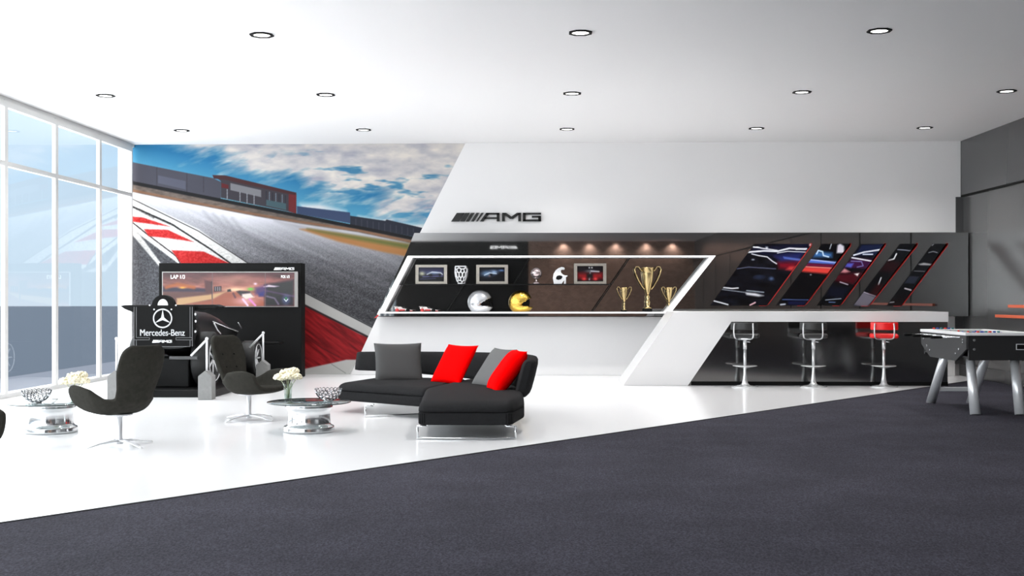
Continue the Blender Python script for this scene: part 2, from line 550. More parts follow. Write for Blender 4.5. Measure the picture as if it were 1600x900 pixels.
C.poly([(464, 322), (547, 332), (547, 349), (464, 334)], (58, 74, 108))
C.poly([(547, 337), (602, 345), (604, 343), (660, 356), (660, 372), (547, 352)], (38, 42, 56))
for x in range(556, 650, 9): C.line([(x, 342 + (x - 556) * .17), (x, 354 + (x - 556) * .2)], 1.3, (60, 64, 78))
# ground
grd = lambda x: 282 + (x - 205) * 0.198
below = np.clip((Y - grd(X)) / 1.0, 0, 1)
C.put(below, (18, 18, 22))
below = np.clip((Y - grd(X) - 5) / 2.0, 0, 1)
gn = fbm(X / 7, Y / 2.2, 5, 3)[..., None]
gravel = np.array((84, 74, 70)) * (1 - gn) + np.array((140, 126, 116)) * gn
C.img = C.img * (1 - below[..., None]) + gravel * below[..., None]
rx = np.array([205, 300, 400, 470, 560, 640, 700]); ry = np.array([299, 318, 337, 349, 362, 379, 392])
road = np.interp(X, rx, ry)
C.line(list(zip(rx, ry - 2)), 3.5, (150, 104, 74), 2.5, .8)
below = np.clip((Y - road) / 2.0, 0, 1)
d = Y - road
lightness = 196 * np.exp(-np.clip(d, 0, 400) / 62) + 62
lightness = lightness * (1 - 0.24 * np.clip((X - 380) / 200, 0, 1))
sp = fbm(X / 1.7, Y / 1.3, 55, 2) - 0.5
streak = fbm((X * 0.42 - Y * 0.9) / 5.0, (X * 0.9 + Y * 0.42) / 150, 77, 4) - 0.5
lightness = lightness + streak * 36 + sp * 46 * np.clip(d / 90, .15, 1)
asph = np.stack([lightness, lightness, lightness * 1.03 + 2], -1)
C.img = C.img * (1 - below[..., None]) + asph * below[..., None]
for k in range(4):
    o = k * 15
    C.line([(318 + o, 330 + o * .25), (336 + o, 350 + o * .3), (380 + o * 1.2, 376 + o * .3), (450 + o * 1.6, 402 + o * .2), (560 + o * 2, 440), (690, 474 - o * .6)], 3, (70, 70, 76), 7, .22)
C.img = C.img + (fbm(X / 1.25, Y / 1.1, 155, 2) - .5)[..., None] * (np.clip(d / 60, 0, 1) * 58)[..., None]
C.poly([(430, 345), (460, 349), (632, 380), (640, 388), (600, 381), (470, 360)], (172, 172, 178), 4, .8)
C.poly([(468, 358), (485, 357.5), (560, 369), (640, 382), (636, 401), (600, 394), (530, 378)], (178, 124, 74), 2)
C.poly([(480, 357.5), (560, 369), (640, 382), (638, 389), (560, 375), (500, 363)], (104, 112, 58), 3)
# kerb at the left
kn = fbm(X / 5, Y / 3, 91, 3)
C.poly([(205, 346), (290, 420), (252, 590), (205, 590)], (78, 79, 84), 2)
C.img = C.img + (fbm(X / 1.6, Y / 1.4, 33, 2) - .5)[..., None] * 70 * C.mask([(205, 372), (256, 420), (262, 590), (205, 590)], 2)[..., None]
C.poly([(205, 308), (310, 358), (392, 415), (290, 420), (205, 357)], (238, 237, 235), 1)
C.poly([(205, 349), (252, 412), (290, 425), (256, 425), (205, 365)], (212, 212, 210), 1)
C.line([(205, 322), (268, 350), (330, 390), (365, 415)], 2.6, (44, 42, 44), 1)
C.line([(205, 310), (310, 361), (395, 416)], 1.4, (52, 50, 52), 1)
C.line([(205, 346), (230, 366), (275, 400), (284, 415)], 2.0, (60, 50, 52), 1)
RK = (206, 38, 38)
C.poly([(205, 338), (224, 340), (266, 354), (250, 352), (205, 346)], RK, 1)
C.poly([(225, 358), (262, 359), (303, 378), (262, 372), (232, 369)], RK, 1)
C.poly([(268, 391), (318, 393), (362, 413), (284, 413)], RK, 1)
for (xa, ya, xb, yb) in ((205, 322, 240, 340), (240, 338, 270, 352)):
    C.line([(xa, ya), (xb, yb)], 3, (50, 48, 50), 1.5, .6)
# kerb low on the right
C.poly([(468, 474), (575, 528), (600, 540), (600, 590), (468, 590)], (152, 20, 26), 1)
streak2 = fbm((X * 0.8 + Y * 0.6) / 26, (X * -0.6 + Y * 0.8) / 3.2, 62, 4)
km = C.mask([(468, 476), (575, 530), (600, 540), (600, 590), (468, 590)], 1)[..., None]
C.img = C.img + km * ((streak2 - .5)[..., None] * np.array((120, 46, 44)))
C.poly([(468, 452), (590, 515), (590, 532), (562, 522), (468, 471)], (204, 203, 200), 1)
C.line([(468, 473), (520, 499), (590, 534)], 3.0, (50, 40, 42), 1.2)
C.line([(468, 453), (590, 516)], 1.6, (40, 40, 44), 1)
C.line([(468, 520), (505, 545), (530, 558)], 1.6, (90, 12, 18), 1.2, .7)
C.poly([(468, 578), (520, 567), (541, 562), (600, 562), (600, 592), (468, 592)], (216, 216, 212), 1)
C.line([(518, 569), (540, 583)], 1.0, (150, 150, 148), .8)
C.img = C.img + (fbm(X / 2.2, Y / 1.6, 191, 3) - .5)[..., None] * 85 * C.mask([(205, 308), (392, 415), (256, 425), (205, 365)], 1)[..., None]
C.img = np.clip(C.img, 0, 255)
root = thing('wall_mural', 'large printed mural of a racetrack with red and white kerbs under cloudy sky', 'mural', (-4.6, YF, 0))
P = grid_onY(X, Y, YM)
P[..., 2] = np.clip(P[..., 2], 0.001, H - .002)
print_mesh('printed_sheet', P, C.img, print_mat('mural print', 0.6, 0, 1.3), root, gain=0.66)
back = [onY(207.3, 224.8, YM), onY(slant(224.8) + 4, 224.8, YM), onY(slant(586) + 4, 586, YM), onY(207.3, 586, YM)]
MB().prism([(v.x, min(max(v.z, .001), H - .002)) for v in back], (YM + .002, YF - .001), at=lambda u, v, w: (u, w, v)).build('backing_board', M_WHITE, root, world=True)

# ================================================================== WHITE WALL BLOCK AND BLACK DISPLAY PANEL
YW = YF - 0.10           # white block face
YP = YF - 0.45           # black panel face
def prismY(mb, pts, y0, y1, bevel=0.0):
    return mb.prism(pts, (y0, y1), at=lambda u, v, w: (u, w, v), bevel=bevel)
def pp(px, py, Yp):
    v = onY(px, py, Yp); return (v.x, v.z)
ZP1 = pp(900, 364, YP)[1]; ZP0 = pp(900, 494, YP)[1]
up = [pp(727.5, 224, YW), (XR - .001, 0), (XR - .001, 0), pp(657, 362, YW)]
zt = H - .001
ul = onY(727.5, 222, YW).x; ll = onY(655, 366, YW).x
zs = onY(655, 366, YW).z
struct('wall_front_upper', prismY(MB(), [(ul, zt), (XR - .035, zt), (XR - .035, ZP1 + .002), (ll, ZP1 + .002)], YW, YF - .001), M_WHITE)
l1 = onY(590, 494, YW).x; l2 = onY(548, 586, YW).x
struct('wall_front_lower', prismY(MB(), [(l1, ZP0 - .012), (XR - .13, ZP0 - .012), (XR - .13, 0.002), (l2, 0.002)], YW, YF - .001), M_WHITE)
# black mirror panel, as a shallow box with the display niche opened in it
A1, A2 = pp(647.5, 364, YP), pp(589.5, 490, YP)     # left slanted edge
fo = [pp(637, 400, YP), pp(1118, 399.5, YP), pp(1047, 489.5, YP), pp(592, 489.5, YP)]   # outer edge of the white display frame
root = thing('display_panel', 'long glossy black wall panel holding the lit display niche', 'wall panel', (0, YF, ZP0))
m = MB()
xr = XR - .036
# ring around the niche built as four prisms
zt1, zb1 = ZP1, ZP0
prismY(m, [A1, (xr, zt1), (xr, fo[1][1]), fo[1], fo[0], (fo[0][0] - .05, fo[0][1])], YP, YF - .11)
prismY(m, [fo[1], (xr, fo[1][1]), (xr, zb1), (fo[2][0], zb1), fo[2]], YP, YF - .11)
prismY(m, [(fo[0][0] - .05, fo[0][1]), fo[0], fo[3], (fo[3][0], zb1), (A2[0] - .02, zb1)], YP, YF - .11)
prismY(m, [fo[3], fo[2], (fo[2][0], zb1), (fo[3][0], zb1)], YP, YF - .11)
m.build('panel', M_BLACKGLOSS, root, world=True)
m = MB(); prismY(m, [(fo[0][0] - .05, fo[0][1] + .05), (fo[1][0] + .05, fo[1][1] + .05), (fo[2][0] + .05, fo[2][1] - .02), (fo[3][0] - .05, fo[3][1] - .02)], YF - .109, YF - .102)
m.build('niche_back', M_BLACKGLOSS, root, world=True)
def ring_prism(outer, inner, y0, y1):
    m = MB(); n = len(outer)
    for i in range(n):
        j = (i + 1) % n
        prismY(m, [outer[i], outer[j], inner[j], inner[i]], y0, y1)
    return m
fi = [pp(643.5, 401.7, YP), pp(1110, 401.2, YP), pp(1040, 487.9, YP), pp(599.5, 487.9, YP)]
ring_prism(fo, fi, YP - .012, YP + .03).build('lit_frame', M_WHITEGLOW, root, world=True)
fj = [pp(644.5, 402.2, YP), pp(1109, 401.7, YP), pp(1039, 487.5, YP), pp(600.5, 487.5, YP)]
ring_prism(fi, fj, YP + .03, YF - .115).build('niche_lining', mat('niche lining', (236, 236, 236), .5), root, world=True)
# shelf and slanted dividers inside the niche
YS0 = YP + .06
zsh = pp(800, 443.5, YS0)[1]
xs0 = pp(624, 443.5, YS0)[0]; xs1 = pp(956, 443.5, YS0)[0]
MB().box((xs0, YS0, zsh - .014), (xs1, YF - .12, zsh)).build('shelf', M_BLACK, root, world=True)
for (xa, ya, xb, yb) in ((827, 403, 803, 443), (724, 445, 697, 487), (984, 403, 926, 487)):
    m = MB(); prismY(m, [pp(xa - .8, ya, YS0), pp(xa + .8, ya, YS0), pp(xb + .8, yb, YS0), pp(xb - .8, yb, YS0)], YS0 - .02, YS0 + .02)
    m.build('divider', M_BLACK, root, world=True)
MB().box((fo[3][0] - .02, YP - .012, ZP0 - .01), (fo[2][0] - .1, YF - .101, ZP0 - .001)).build('ledge', M_BLACK, root, world=True)
m = MB(); prismY(m, [(A2[0] - .05, ZP0 - .03), (A2[0] + .01, ZP0 + .02), (A2[0] + .035, ZP0 + .02), (A2[0] - .02, ZP0 - .03)], YP - .015, YP + .01)
m.build('corner_accent', M_REDTRIM, root, world=True)

# ------------------------------------------------------------------ lettering sign: five slanted bars and three letters
GLY = {
 'bar': [[(50, 255), (178, 255), (262, 122), (140, 122)], [(192, 255), (262, 255), (342, 122), (275, 122)], [(280, 255), (330, 255), (418, 122), (365, 122)],
         [(362, 255), (405, 255), (490, 122), (445, 122)], [(438, 255), (464, 255), (552, 122), (524, 122)]],
 'letter': [
   [[(500, 255), (555, 255), (652, 122), (598, 122)], [(598, 122), (808, 122), (808, 150), (590, 150)], [(762, 122), (808, 122), (808, 255), (762, 255)], [(575, 190), (790, 190), (790, 217), (556, 217)]],
   [[(845, 122), (890, 122), (890, 255), (845, 255)], [(1098, 122), (1143, 122), (1143, 255), (1098, 255)], [(845, 122), (908, 122), (994, 180), (994, 216), (970, 216), (880, 150)], [(1143, 122), (1080, 122), (994, 180), (994, 216), (1018, 216), (1108, 150)]],
   [[(1170, 122), (1215, 122), (1215, 255), (1170, 255)], [(1170, 122), (1455, 122), (1455, 150), (1170, 150)], [(1170, 226), (1455, 226), (1455, 255), (1170, 255)], [(1410, 170), (1455, 170), (1455, 255), (1410, 255)], [(1310, 170), (1455, 170), (1455, 198), (1310, 198)]]]}
def sign_parts(root, m, width, depth, names=True):
    """local x = along the sign, y = thickness (face at -depth), z up; origin at the lower left"""
    k = width / 1405.0
    f = lambda p: ((p[0] - 50) * k, (255 - p[1]) * k)
    if names:
        for g in GLY['bar']:
            prismY(MB(), [f(p) for p in g], -depth, 0).build('slanted_bar', m, root)
        for L in GLY['letter']:
            b = MB()
            for g in L: prismY(b, [f(p) for p in g], -depth, 0)
            b.build('letter', m, root)
    else:
        b = MB()
        for g in GLY['bar'] + [g for L in GLY['letter'] for g in L]: prismY(b, [f(p) for p in g], -depth, 0)
        return b
v0, v1 = onY(705, 346.2, YW), onY(845.5, 346, YW)
root = thing('lettering_sign', 'black raised AMG lettering with slanted bars on the white wall', 'sign', (v0.x, YW, v0.z))
sign_parts(root, mat('black sign acrylic', (12, 12, 12), .35), v1.x - v0.x, .035)
# its white counterpart high on the rear wall, mirrored in the black panel
root = thing('rear_lettering_sign', 'white AMG lettering high on the rear wall, mirrored in the black panel', 'sign', (-1.22, YB, 3.56), PI)
sign_parts(root, mat('white acrylic with added glow', (250, 250, 250), .4, emit=2.2), 1.25, .05)  # glow added so the sign's mirror image comes out whiter

# ------------------------------------------------------------------ five slanted art panels with red edges
def art_strip(k, TL, TR, BR, BL, painter, label):
    y0, y1 = TL[1], BL[1]
    xl = lambda y: TL[0] + (BL[0] - TL[0]) * (y - y0) / (y1 - y0)
    xr_ = lambda y: TR[0] + (BR[0] - TR[0]) * (y - y0) / (y1 - y0)
    root = thing('art_panel', label, 'wall art', tuple(onY((TL[0] + TR[0] + BL[0] + BR[0]) / 4, y1, YP)), 0, 'slanted car pictures on the black panel')
    e = 1.1
    rc = [(0, 1), (2, 0)]
    def rnd(cx, pts): return pts
    X, Y = px_grid(xl, lambda y: xr_(y) - e, y0, y1, 180, 150)
    # corners: cut top right and bottom right
    C = Canvas(X, Y, (7, 8, 13))
    painter(C)
    C.img = np.clip(C.img, 0, 255)
    P = grid_onY(X, Y, YP - .022)
    print_mesh('picture_face', P, C.img, MATS.get('art print') or MATS.setdefault('art print', print_mat('art print', 0.12)), root)
    pts = [(xl(y0), y0), (xr_(y0) - e, y0), (xr_(y1) - e, y1), (xl(y1), y1)]
    prismY(MB(), [pp(x, y, YP) for x, y in pts], YP - .021, YP - .001).build('backing', M_BLACK, root, world=True)
    ed = [(xr_(y0) - e - 3, y0 - .8), (xr_(y0) - 1.5, y0 - .8), (xr_(y0 + 3) + .3, y0 + 3), (xr_(y1 - 3) + .2, y1 - 3), (xr_(y1) - 2.5, y1 + .6), (xr_(y1) - e - 12, y1 + .6),
          (xr_(y1) - e - 12, y1), (xr_(y1) - e, y1), (xr_(y0) - e, y0), (xr_(y0) - e - 3, y0)]
    prismY(MB(), [pp(x, y, YP) for x, y in ed], YP - .026, YP - .001).build('red_edge', M_REDTRIM, root, world=True)
W_ = (225, 226, 232)
def z5(*p): return [(1100 + x / 7.5, 370 + y / 7.5) for x, y in p]
def z6(*p): return [(1290 + x / 7.5, 370 + y / 7.5) for x, y in p]
def paint1(C):
    n = fbm(C.X / 14, C.Y / 5, 12, 4)[..., None]
    C.img = C.img + (n - .35) * np.array((26, 30, 44))
    C.poly(z5((560, 130), (1240, 60), (1200, 180), (900, 260), (560, 190)), (14, 18, 44), 3, .8)
    C.poly(z5((830, 230), (1160, 180), (1120, 300), (900, 300)), (38, 44, 110), 4, .8)
    C.poly(z5((930, 235), (1160, 265), (1130, 285), (940, 255)), (92, 120, 206), 1.5)
    C.poly(z5((860, 300), (1110, 290), (1040, 390), (880, 370)), (128, 14, 34), 4, .9)
    C.poly(z5((1000, 350), (1070, 345), (1035, 395), (960, 385)), (200, 60, 60), 2)
    for p, w in (((520, 180, 700, 165, 860, 170, 1000, 135, 1190, 145), 2.6), ((560, 200, 640, 220, 740, 235, 800, 285, 850, 315), 1.6), ((620, 120, 680, 135, 860, 160), 1.8),
                 ((860, 190, 980, 170, 1210, 180), 1.3), ((580, 120, 640, 125), 2.0), ((1080, 145, 1200, 140), 2.4)):
        C.line(z5(*zip(p[::2], p[1::2])), w, W_, 1)
    C.blob(z5((735, 130))[0], 2.5, 2, W_); C.blob(z5((575, 268))[0], 2.5, 1.2, (170, 175, 190))
    C.line(z5((390, 375), (520, 355), (840, 375)), 1.2, (90, 94, 120), 1)
    C.blob(z5((640, 470))[0], 10, 4, (36, 44, 66)); C.blob(z5((790, 490))[0], 4, 3, (80, 100, 140))
    C.line(z5((200, 592), (330, 605), (400, 600)), 2.0, W_, 1); C.line(z5((200, 615), (470, 650)), 1.2, (150, 155, 165), 1)
    C.poly(z5((480, 650), (600, 660), (700, 690), (640, 700), (500, 680)), W_, 1.5)
    C.line(z5((500, 630), (700, 650)), 1.5, (160, 170, 180), 1)
    C.line(z5((95, 745), (190, 770), (280, 795)), 2.0, W_, 1); C.line(z5((540, 800), (600, 770)), 2.2, (240, 190, 200), 1)
    C.blob(z5((1245, 95))[0], 2.2, 3.0, (250, 190, 190))
def paint2(C):
    C.poly(z5((1300, 170), (1500, 190), (1500, 240), (1280, 240)), (60, 110, 170), 3)
    C.line(z5((1320, 200), (1340, 160), (1390, 175), (1400, 220), (1460, 235)), 2.2, (200, 225, 245), 1)
    C.poly(z5((1230, 260), (1640, 300), (1600, 330), (1200, 305)), (84, 120, 214), 1.5)
    C.line(z5((1240, 268), (1640, 312)), 1.4, (190, 205, 245), 1)
    C.poly(z5((1190, 310), (1640, 335), (1600, 360), (1180, 345)), (120, 20, 60), 2)
    C.poly(z5((1150, 350), (1600, 370), (1570, 445), (1110, 405)), (226, 66, 58), 2)
    C.line(z5((1180, 350), (1600, 372)), 1.4, (250, 150, 140), 1)
    C.poly(z6((140, 100), (170, 80), (215, 110), (220, 190), (130, 190)), (220, 215, 225), 1.5)
    C.line(z6((70, 80), (50, 140)), 1.5, (170, 175, 185), 1)
    C.blob(z5((1250, 445))[0], 1.6, 1.2, (160, 160, 170))
    C.line(z5((900, 795), (950, 790)), 2.4, (190, 195, 210), 1)
    C.line(z5((920, 735), (1230, 740)), 1.6, (70, 90, 140), 1); C.poly(z5((980, 750), (1200, 750), (1180, 800), (980, 800)), (16, 22, 58), 2)
def paint3(C):
    C.poly(z6((420, 90), (690, 80), (600, 220), (330, 230)), (20, 28, 58), 3)
    C.poly(z6((300, 250), (600, 260), (500, 380), (200, 360)), (58, 18, 58), 3)
    C.poly(z6((250, 310), (330, 310), (300, 360), (230, 350)), (84, 90, 190), 1.5)
    C.line(z6((330, 215), (450, 180), (650, 150)), 2.4, (222, 224, 236), 1); C.line(z6((310, 245), (540, 285)), 2.2, (228, 228, 236), 1)
    C.line(z6((440, 205), (550, 205)), 2, (200, 205, 225), 1)
    C.line(z6((300, 285), (420, 290), (440, 340), (370, 355)), 1.6, (120, 110, 170), 1)
    C.poly(z6((170, 420), (220, 370), (290, 410), (230, 425)), (208, 140, 146), 1.5)
    C.poly(z6((100, 430), (440, 420), (330, 560), (100, 520)), (88, 12, 26), 4, .8)
    C.poly(z6((335, 435), (395, 425), (375, 460)), (245, 240, 240), 1)
    C.line(z6((170, 530), (260, 560)), 1.6, (190, 180, 195), 1)
    C.poly(z6((50, 585), (280, 600), (200, 720), (20, 700)), (12, 16, 34), 3)
    C.line(z6((0, 740), (180, 725)), 1.4, (150, 160, 175), 1); C.line(z6((40, 765), (110, 768)), 1.6, (90, 110, 150), 1)
def paint4(C):
    C.line(z6((845, 150), (920, 155), (1010, 165)), 1.5, (130, 135, 150), 1)
    C.line(z6((830, 200), (800, 260), (740, 275)), 2.2, (225, 225, 228), 1)
    C.poly(z6((720, 280), (900, 300), (800, 420), (620, 400)), (36, 10, 16), 4)
    C.line(z6((650, 480), (620, 560)), 2.0, (200, 200, 205), 1); C.line(z6((590, 410), (660, 350)), 2.4, (110, 110, 114), 1.5)
    C.poly(z6((420, 640), (600, 710), (480, 830), (320, 800)), (110, 106, 118), 2)
    C.line(z6((450, 650), (600, 700)), 1.6, (170, 160, 175), 1)
    C.poly(z6((600, 560), (680, 560), (600, 690), (520, 660)), (44, 8, 12), 3)
def paint5(C):
    C.line(z6((1250, 100), (1275, 75), (1420, 75)), 1.2, (150, 150, 156), 1)
    C.line(z6((1210, 185), (1260, 172), (1310, 185)), 1.4, (120, 122, 130), 1)
    C.poly(z6((1090, 320), (1150, 305), (1250, 320), (1240, 335), (1110, 332)), (172, 172, 174), 1.2)
    C.line(z6((1040, 400), (1160, 405)), 1.6, (90, 90, 96), 1)
    C.poly(z6((980, 460), (1100, 465), (1040, 550), (920, 545)), (38, 42, 54), 1.5)
    C.line(z6((930, 605), (1000, 625)), 2.2, (186, 178, 184), 1)
    C.line(z6((740, 770), (800, 765)), 2, (120, 120, 124), 1)
art_strip(1, (1179, 381), (1269.5, 381), (1199, 477.5), (1110, 477.5), paint1, 'widest slanted car picture, farthest left of the row, with white light streaks')
art_strip(2, (1285, 381), (1331, 381), (1258.5, 477.5), (1213, 477.5), paint2, 'slanted car picture with broad blue and red-orange bands')
art_strip(3, (1345, 381), (1385, 381), (1313.5, 477.5), (1277, 477.5), paint3, 'middle slanted car picture in navy and maroon with white streaks')
art_strip(4, (1407, 381), (1435, 381), (1358.5, 478), (1333, 478), paint4, 'slanted dark car picture with a grey patch at its foot, over the red stool')
art_strip(5, (1458, 381), (1482, 381), (1409, 478), (1386, 478), paint5, 'narrowest slanted black car picture, farthest right of the row')

# ================================================================== BAR COUNTER
YC0, YC1 = 17.37, 18.50
root = thing('bar_counter', 'long white bar counter with slanted end and glossy black front', 'counter', (2.9, YC0, 0))
zt = 1.09
def pc(px, py): return pp(px, py, YC0)
m = MB()
xR = pc(1482, 487)[0]
tl, bl = pc(1054, 487), pc(974, 602); il, ib = pc(1143, 503), pc(1075, 602)
tz, uz = pc(1200, 487.2)[1], pc(1200, 502.8)[1]
prismY(m, [(tl[0], tz), (xR, tz), (xR, uz), (il[0], uz), (ib[0], 0.002), (bl[0], 0.002)], YC0, YC1)
m.build('white_body', M_LACQ, root, world=True)
m = MB(); prismY(m, [(il[0] + .001, uz - .001), (xR - .001, uz - .001), (xR - .001, .002), (ib[0] + .001, .002)], YC0 + .03, YC1 - .02)
m.build('black_front', M_BARGLOSS, root, world=True)
MB().box((ib[0] + .05, YC0 + .02, .003), (xR - .001, YC0 + .029, .06)).build('plinth', M_BLACK, root, world=True)

# ================================================================== CEILING DOWNLIGHTS
def downlight(px, py, label):
    v = onZ(px, py, H)
    r = thing('downlight', label, 'downlight', (v.x, v.y, H), 0, 'recessed ceiling downlights')
    s, t = .082, .112
    m = MB()
    def oct_(q, k=.42): return [(q, q * k), (q * k, q), (-q * k, q), (-q, q * k), (-q, -q * k), (-q * k, -q), (q * k, -q), (q, -q * k)]
    o, i_ = oct_(t), oct_(s)
    for a in range(8):
        b_ = (a + 1) % 8
        m.prism([o[a], o[b_], i_[b_], i_[a]], (-.012, -.0005))
    m.build('rim', M_BLACKMATT, r)
    MB().prism(oct_(s - .001), (-.006, -.0005)).build('diffuser', M_LAMP, r)
    lamp(v.x, v.y)
def lamp(x, y, z=H - .03, p=None, ang=2.3, blend=.9):
    l = bpy.data.lights.new('spot lamp', 'SPOT'); l.energy = LAMP_POWER if p is None else p; l.spot_size = ang; l.spot_blend = blend; l.shadow_soft_size = .09
    l.color = (1, .98, .96)
    o = bpy.data.objects.new('spot lamp', l); COL.objects.link(o); o.location = (x, y, z)
    return o
rows = [('nearest the viewer', [(409, 54), (907, 50.5), (1374, 47.5)], ('left', 'middle', 'right')),
        ('in the middle row', [(165, 149), (509, 147.5), (894, 145.5), (1253, 143.5), (1573, 142)], ('leftmost', 'second from left', 'central', 'second from right', 'rightmost')),
        ('in the row along the front wall', [(284, 203.5), (568, 202.5), (886, 201.3), (1182, 200.2), (1445, 199.2)], ('leftmost', 'second from left', 'central', 'second from right', 'rightmost'))]
for rn, pts, nm in rows:
    for (px, py), w in zip(pts, nm):
        downlight(px, py, 'black-rimmed recessed downlight, %s one %s' % (w, rn))
for y in (8.1, 4.8, 1.5, -4.5, -10.0, -13.2):  # unseen lamp rows without fixtures, added to light the carpet and rear room
    for x in (-2.77, .36, 3.28): lamp(x, y, p=(LAMP_POWER * 1.3 if y > 0 else 420), ang=(1.45 if y > 0 else 2.3), blend=1.0)
for x in (.9, 2.1, 3.3, 4.7, 5.9):
    lamp(x, YB + .16, p=200, ang=2.2, blend=.8)

# ================================================================== SWIVEL LOUNGE CHAIRS
SS = [0, .08, .18, .3, .42, .52, .6, .7, .82, .93, .975, 1.0]
PY = [.37, .32, .24, .11, -.03, -.15, -.22, -.275, -.33, -.375, -.395, -.405]
PZ = [.345, .33, .312, .30, .30, .335, .40, .50, .645, .79, .86, .892]
HW = [.285, .31, .325, .33, .32, .255, .185, .195, .23, .228, .20, .14]
LF = [.165, .205, .235, .24, .215, .09, .035, .045, .055, .045, .03, .015]
def chair_pt(s, q):
    y, z, w, l = (interp(s, SS, a) for a in (PY, PZ, HW, LF))
    e = .02
    dy = interp(min(s + e, 1), SS, PY) - interp(max(s - e, 0), SS, PY); dz = interp(min(s + e, 1), SS, PZ) - interp(max(s - e, 0), SS, PZ)
    L = math.hypot(dy, dz) + 1e-9
    ny, nz = dz / L, -dy / L            # towards the sitter
    if s < .55:
        ny *= .35; k = math.hypot(ny, nz); ny /= k; nz /= k
    f = abs(q) ** (4.6 if s < .5 else 2.2)
    # outward flare then up
    return Vector((w * (q * (1 - .06 * f)), y + ny * l * f, z + nz * l * f))
def make_chair(label):
    r = thing('lounge_chair', label, 'chair', (0, 0, 0), 0, 'swivel lounge chairs')
    ns, nq = 34, 17
    bm = bmesh.new()
    g = [[bm.verts.new(chair_pt(i / (ns - 1), -1 + 2 * j / (nq - 1))) for j in range(nq)] for i in range(ns)]
    for i in range(ns - 1):
        for j in range(nq - 1):
            f = bm.faces.new((g[i][j], g[i][j + 1], g[i + 1][j + 1], g[i + 1][j])); f.smooth = True
    m = MB(); m.bm.free(); m.bm = bm
    sh = m.build('shell', M_CHAIR, r)
    md = sh.modifiers.new('thick', 'SOLIDIFY'); md.thickness = .05; md.offset = 0.0
    subsurf(sh, 1)
    # seat pad inside the shell
    bm = bmesh.new()
    g = []
    for i in range(16):
        s = .08 + .40 * i / 15; row = []
        for j in range(11):
            q_ = -.62 + 1.24 * j / 10
            ed = (1 - abs(2 * i / 15 - 1) ** 4) * (1 - abs(q_ / .62) ** 4)
            row.append(bm.verts.new(chair_pt(s, q_) + Vector((0, 0, .02 + .045 * ed))))
        g.append(row)
    for i in range(15):
        for j in range(10):
            f = bm.faces.new((g[i][j], g[i][j + 1], g[i + 1][j + 1], g[i + 1][j])); f.smooth = True
    m = MB(); m.bm.free(); m.bm = bm
    m.build('seat_pad', M_CHAIR, r)
    for s in (.74, .85):
        for q_ in (-.35, .35):
            p = chair_pt(s, q_); m = MB(); m.ball((p.x, p.y + .028, p.z + .008), .012, 1, (1, .5, 1)); m.build('button', M_BLACKMATT, r)
    MB().lathe([(.03, .02), (.027, .05), (.024, .10), (.024, .285)], 20).build('post', M_STEEL, r)
    MB().lathe([(.05, .262), (.11, .27), (.11, .285), (.05, .285)], 20).build('mount_plate', M_STEEL, r)
    for k in range(4):
        a = PI / 2 * k
        m = MB()
        m.tube([(math.cos(a) * d, math.sin(a) * d, z) for d, z in ((0.0, .05), (.10, .047), (.20, .036), (.28, .018), (.33, .010))], [.026, .024, .02, .015, .011], 10, flat=.45)
        m.build('foot', M_STEEL, r)
    return r
c1 = onZ(187, 697); c2 = onZ(389, 656)
ch = make_chair('dark felt swivel lounge chair seen from behind, back towards us, beside the left glass table')
ch.location = (c1.x, c1.y, 0); ch.rotation_euler.z = math.radians(53)
ch2 = copy_tree(ch); ch2['label'] = 'dark felt swivel lounge chair with tufted back turned to the sofa-side glass table'
ch2.location = (c2.x, c2.y, 0); ch2.rotation_euler.z = math.radians(-122)
ch3 = copy_tree(ch); ch3['label'] = 'dark felt lounge chair cut off by the left picture edge'
ch3.location = (-4.085, 7.75, 0); ch3.rotation_euler.z = math.radians(-90)

# ================================================================== COFFEE TABLES ON WHEEL RIMS
def make_table(label):
    r = thing('coffee_table', label, 'table', (0, 0, 0), 0, 'round glass coffee tables on wheel rims')
    MB().lathe([(.20, 0), (.245, .004), (.25, .02), (.243, .034), (.246, .044), (.238, .058), (.212, .07), (.207, .09), (.203, .17), (.206, .20), (.218, .225), (.226, .232),
                (.228, .246), (.22, .252), (.224, .262), (.222, .277), (.205, .279), (.195, .26), (.185, .22), (.185, .08), (.19, .02), (.20, 0)], 56, cap=False).build('wheel_rim', M_CHROME, r)
    m = MB()
    for k in range(10):
        a = 2 * PI * k / 10
        m.tube([(math.cos(a) * .03, math.sin(a) * .03, .235), (math.cos(a) * .12, math.sin(a) * .12, .245), (math.cos(a) * .2, math.sin(a) * .2, .255)], [.016, .012, .016], 8)
    m.lathe([(.0001, .225), (.055, .225), (.055, .25), (.04, .256), (.0001, .256)], 24)
    m.build('rim_spokes', M_CHROME, r)
    MB().lathe([(.0001, .28), (.398, .28), (.402, .283), (.402, .289), (.398, .292), (.0001, .292)], 72).build('glass_top', M_TABLEGLASS, r)
    m = MB(); m.lathe([(.4025, .281), (.404, .284), (.404, .288), (.4025, .291)], 72, cap=False); m.build('glass_edge', mat('dark glass edge', (50, 58, 58), .15), r)
    return r
t1_, t2_ = onZ(80, 675), onZ(483, 674)
ta = make_table('round glass coffee table on a chrome wheel rim, beside the windows'); ta.location = (t1_.x, t1_.y, 0)
tb = copy_tree(ta); tb['label'] = 'round glass coffee table on a chrome wheel rim, beside the sofa'; tb.location = (t2_.x, t2_.y, 0)
TZ = .2925

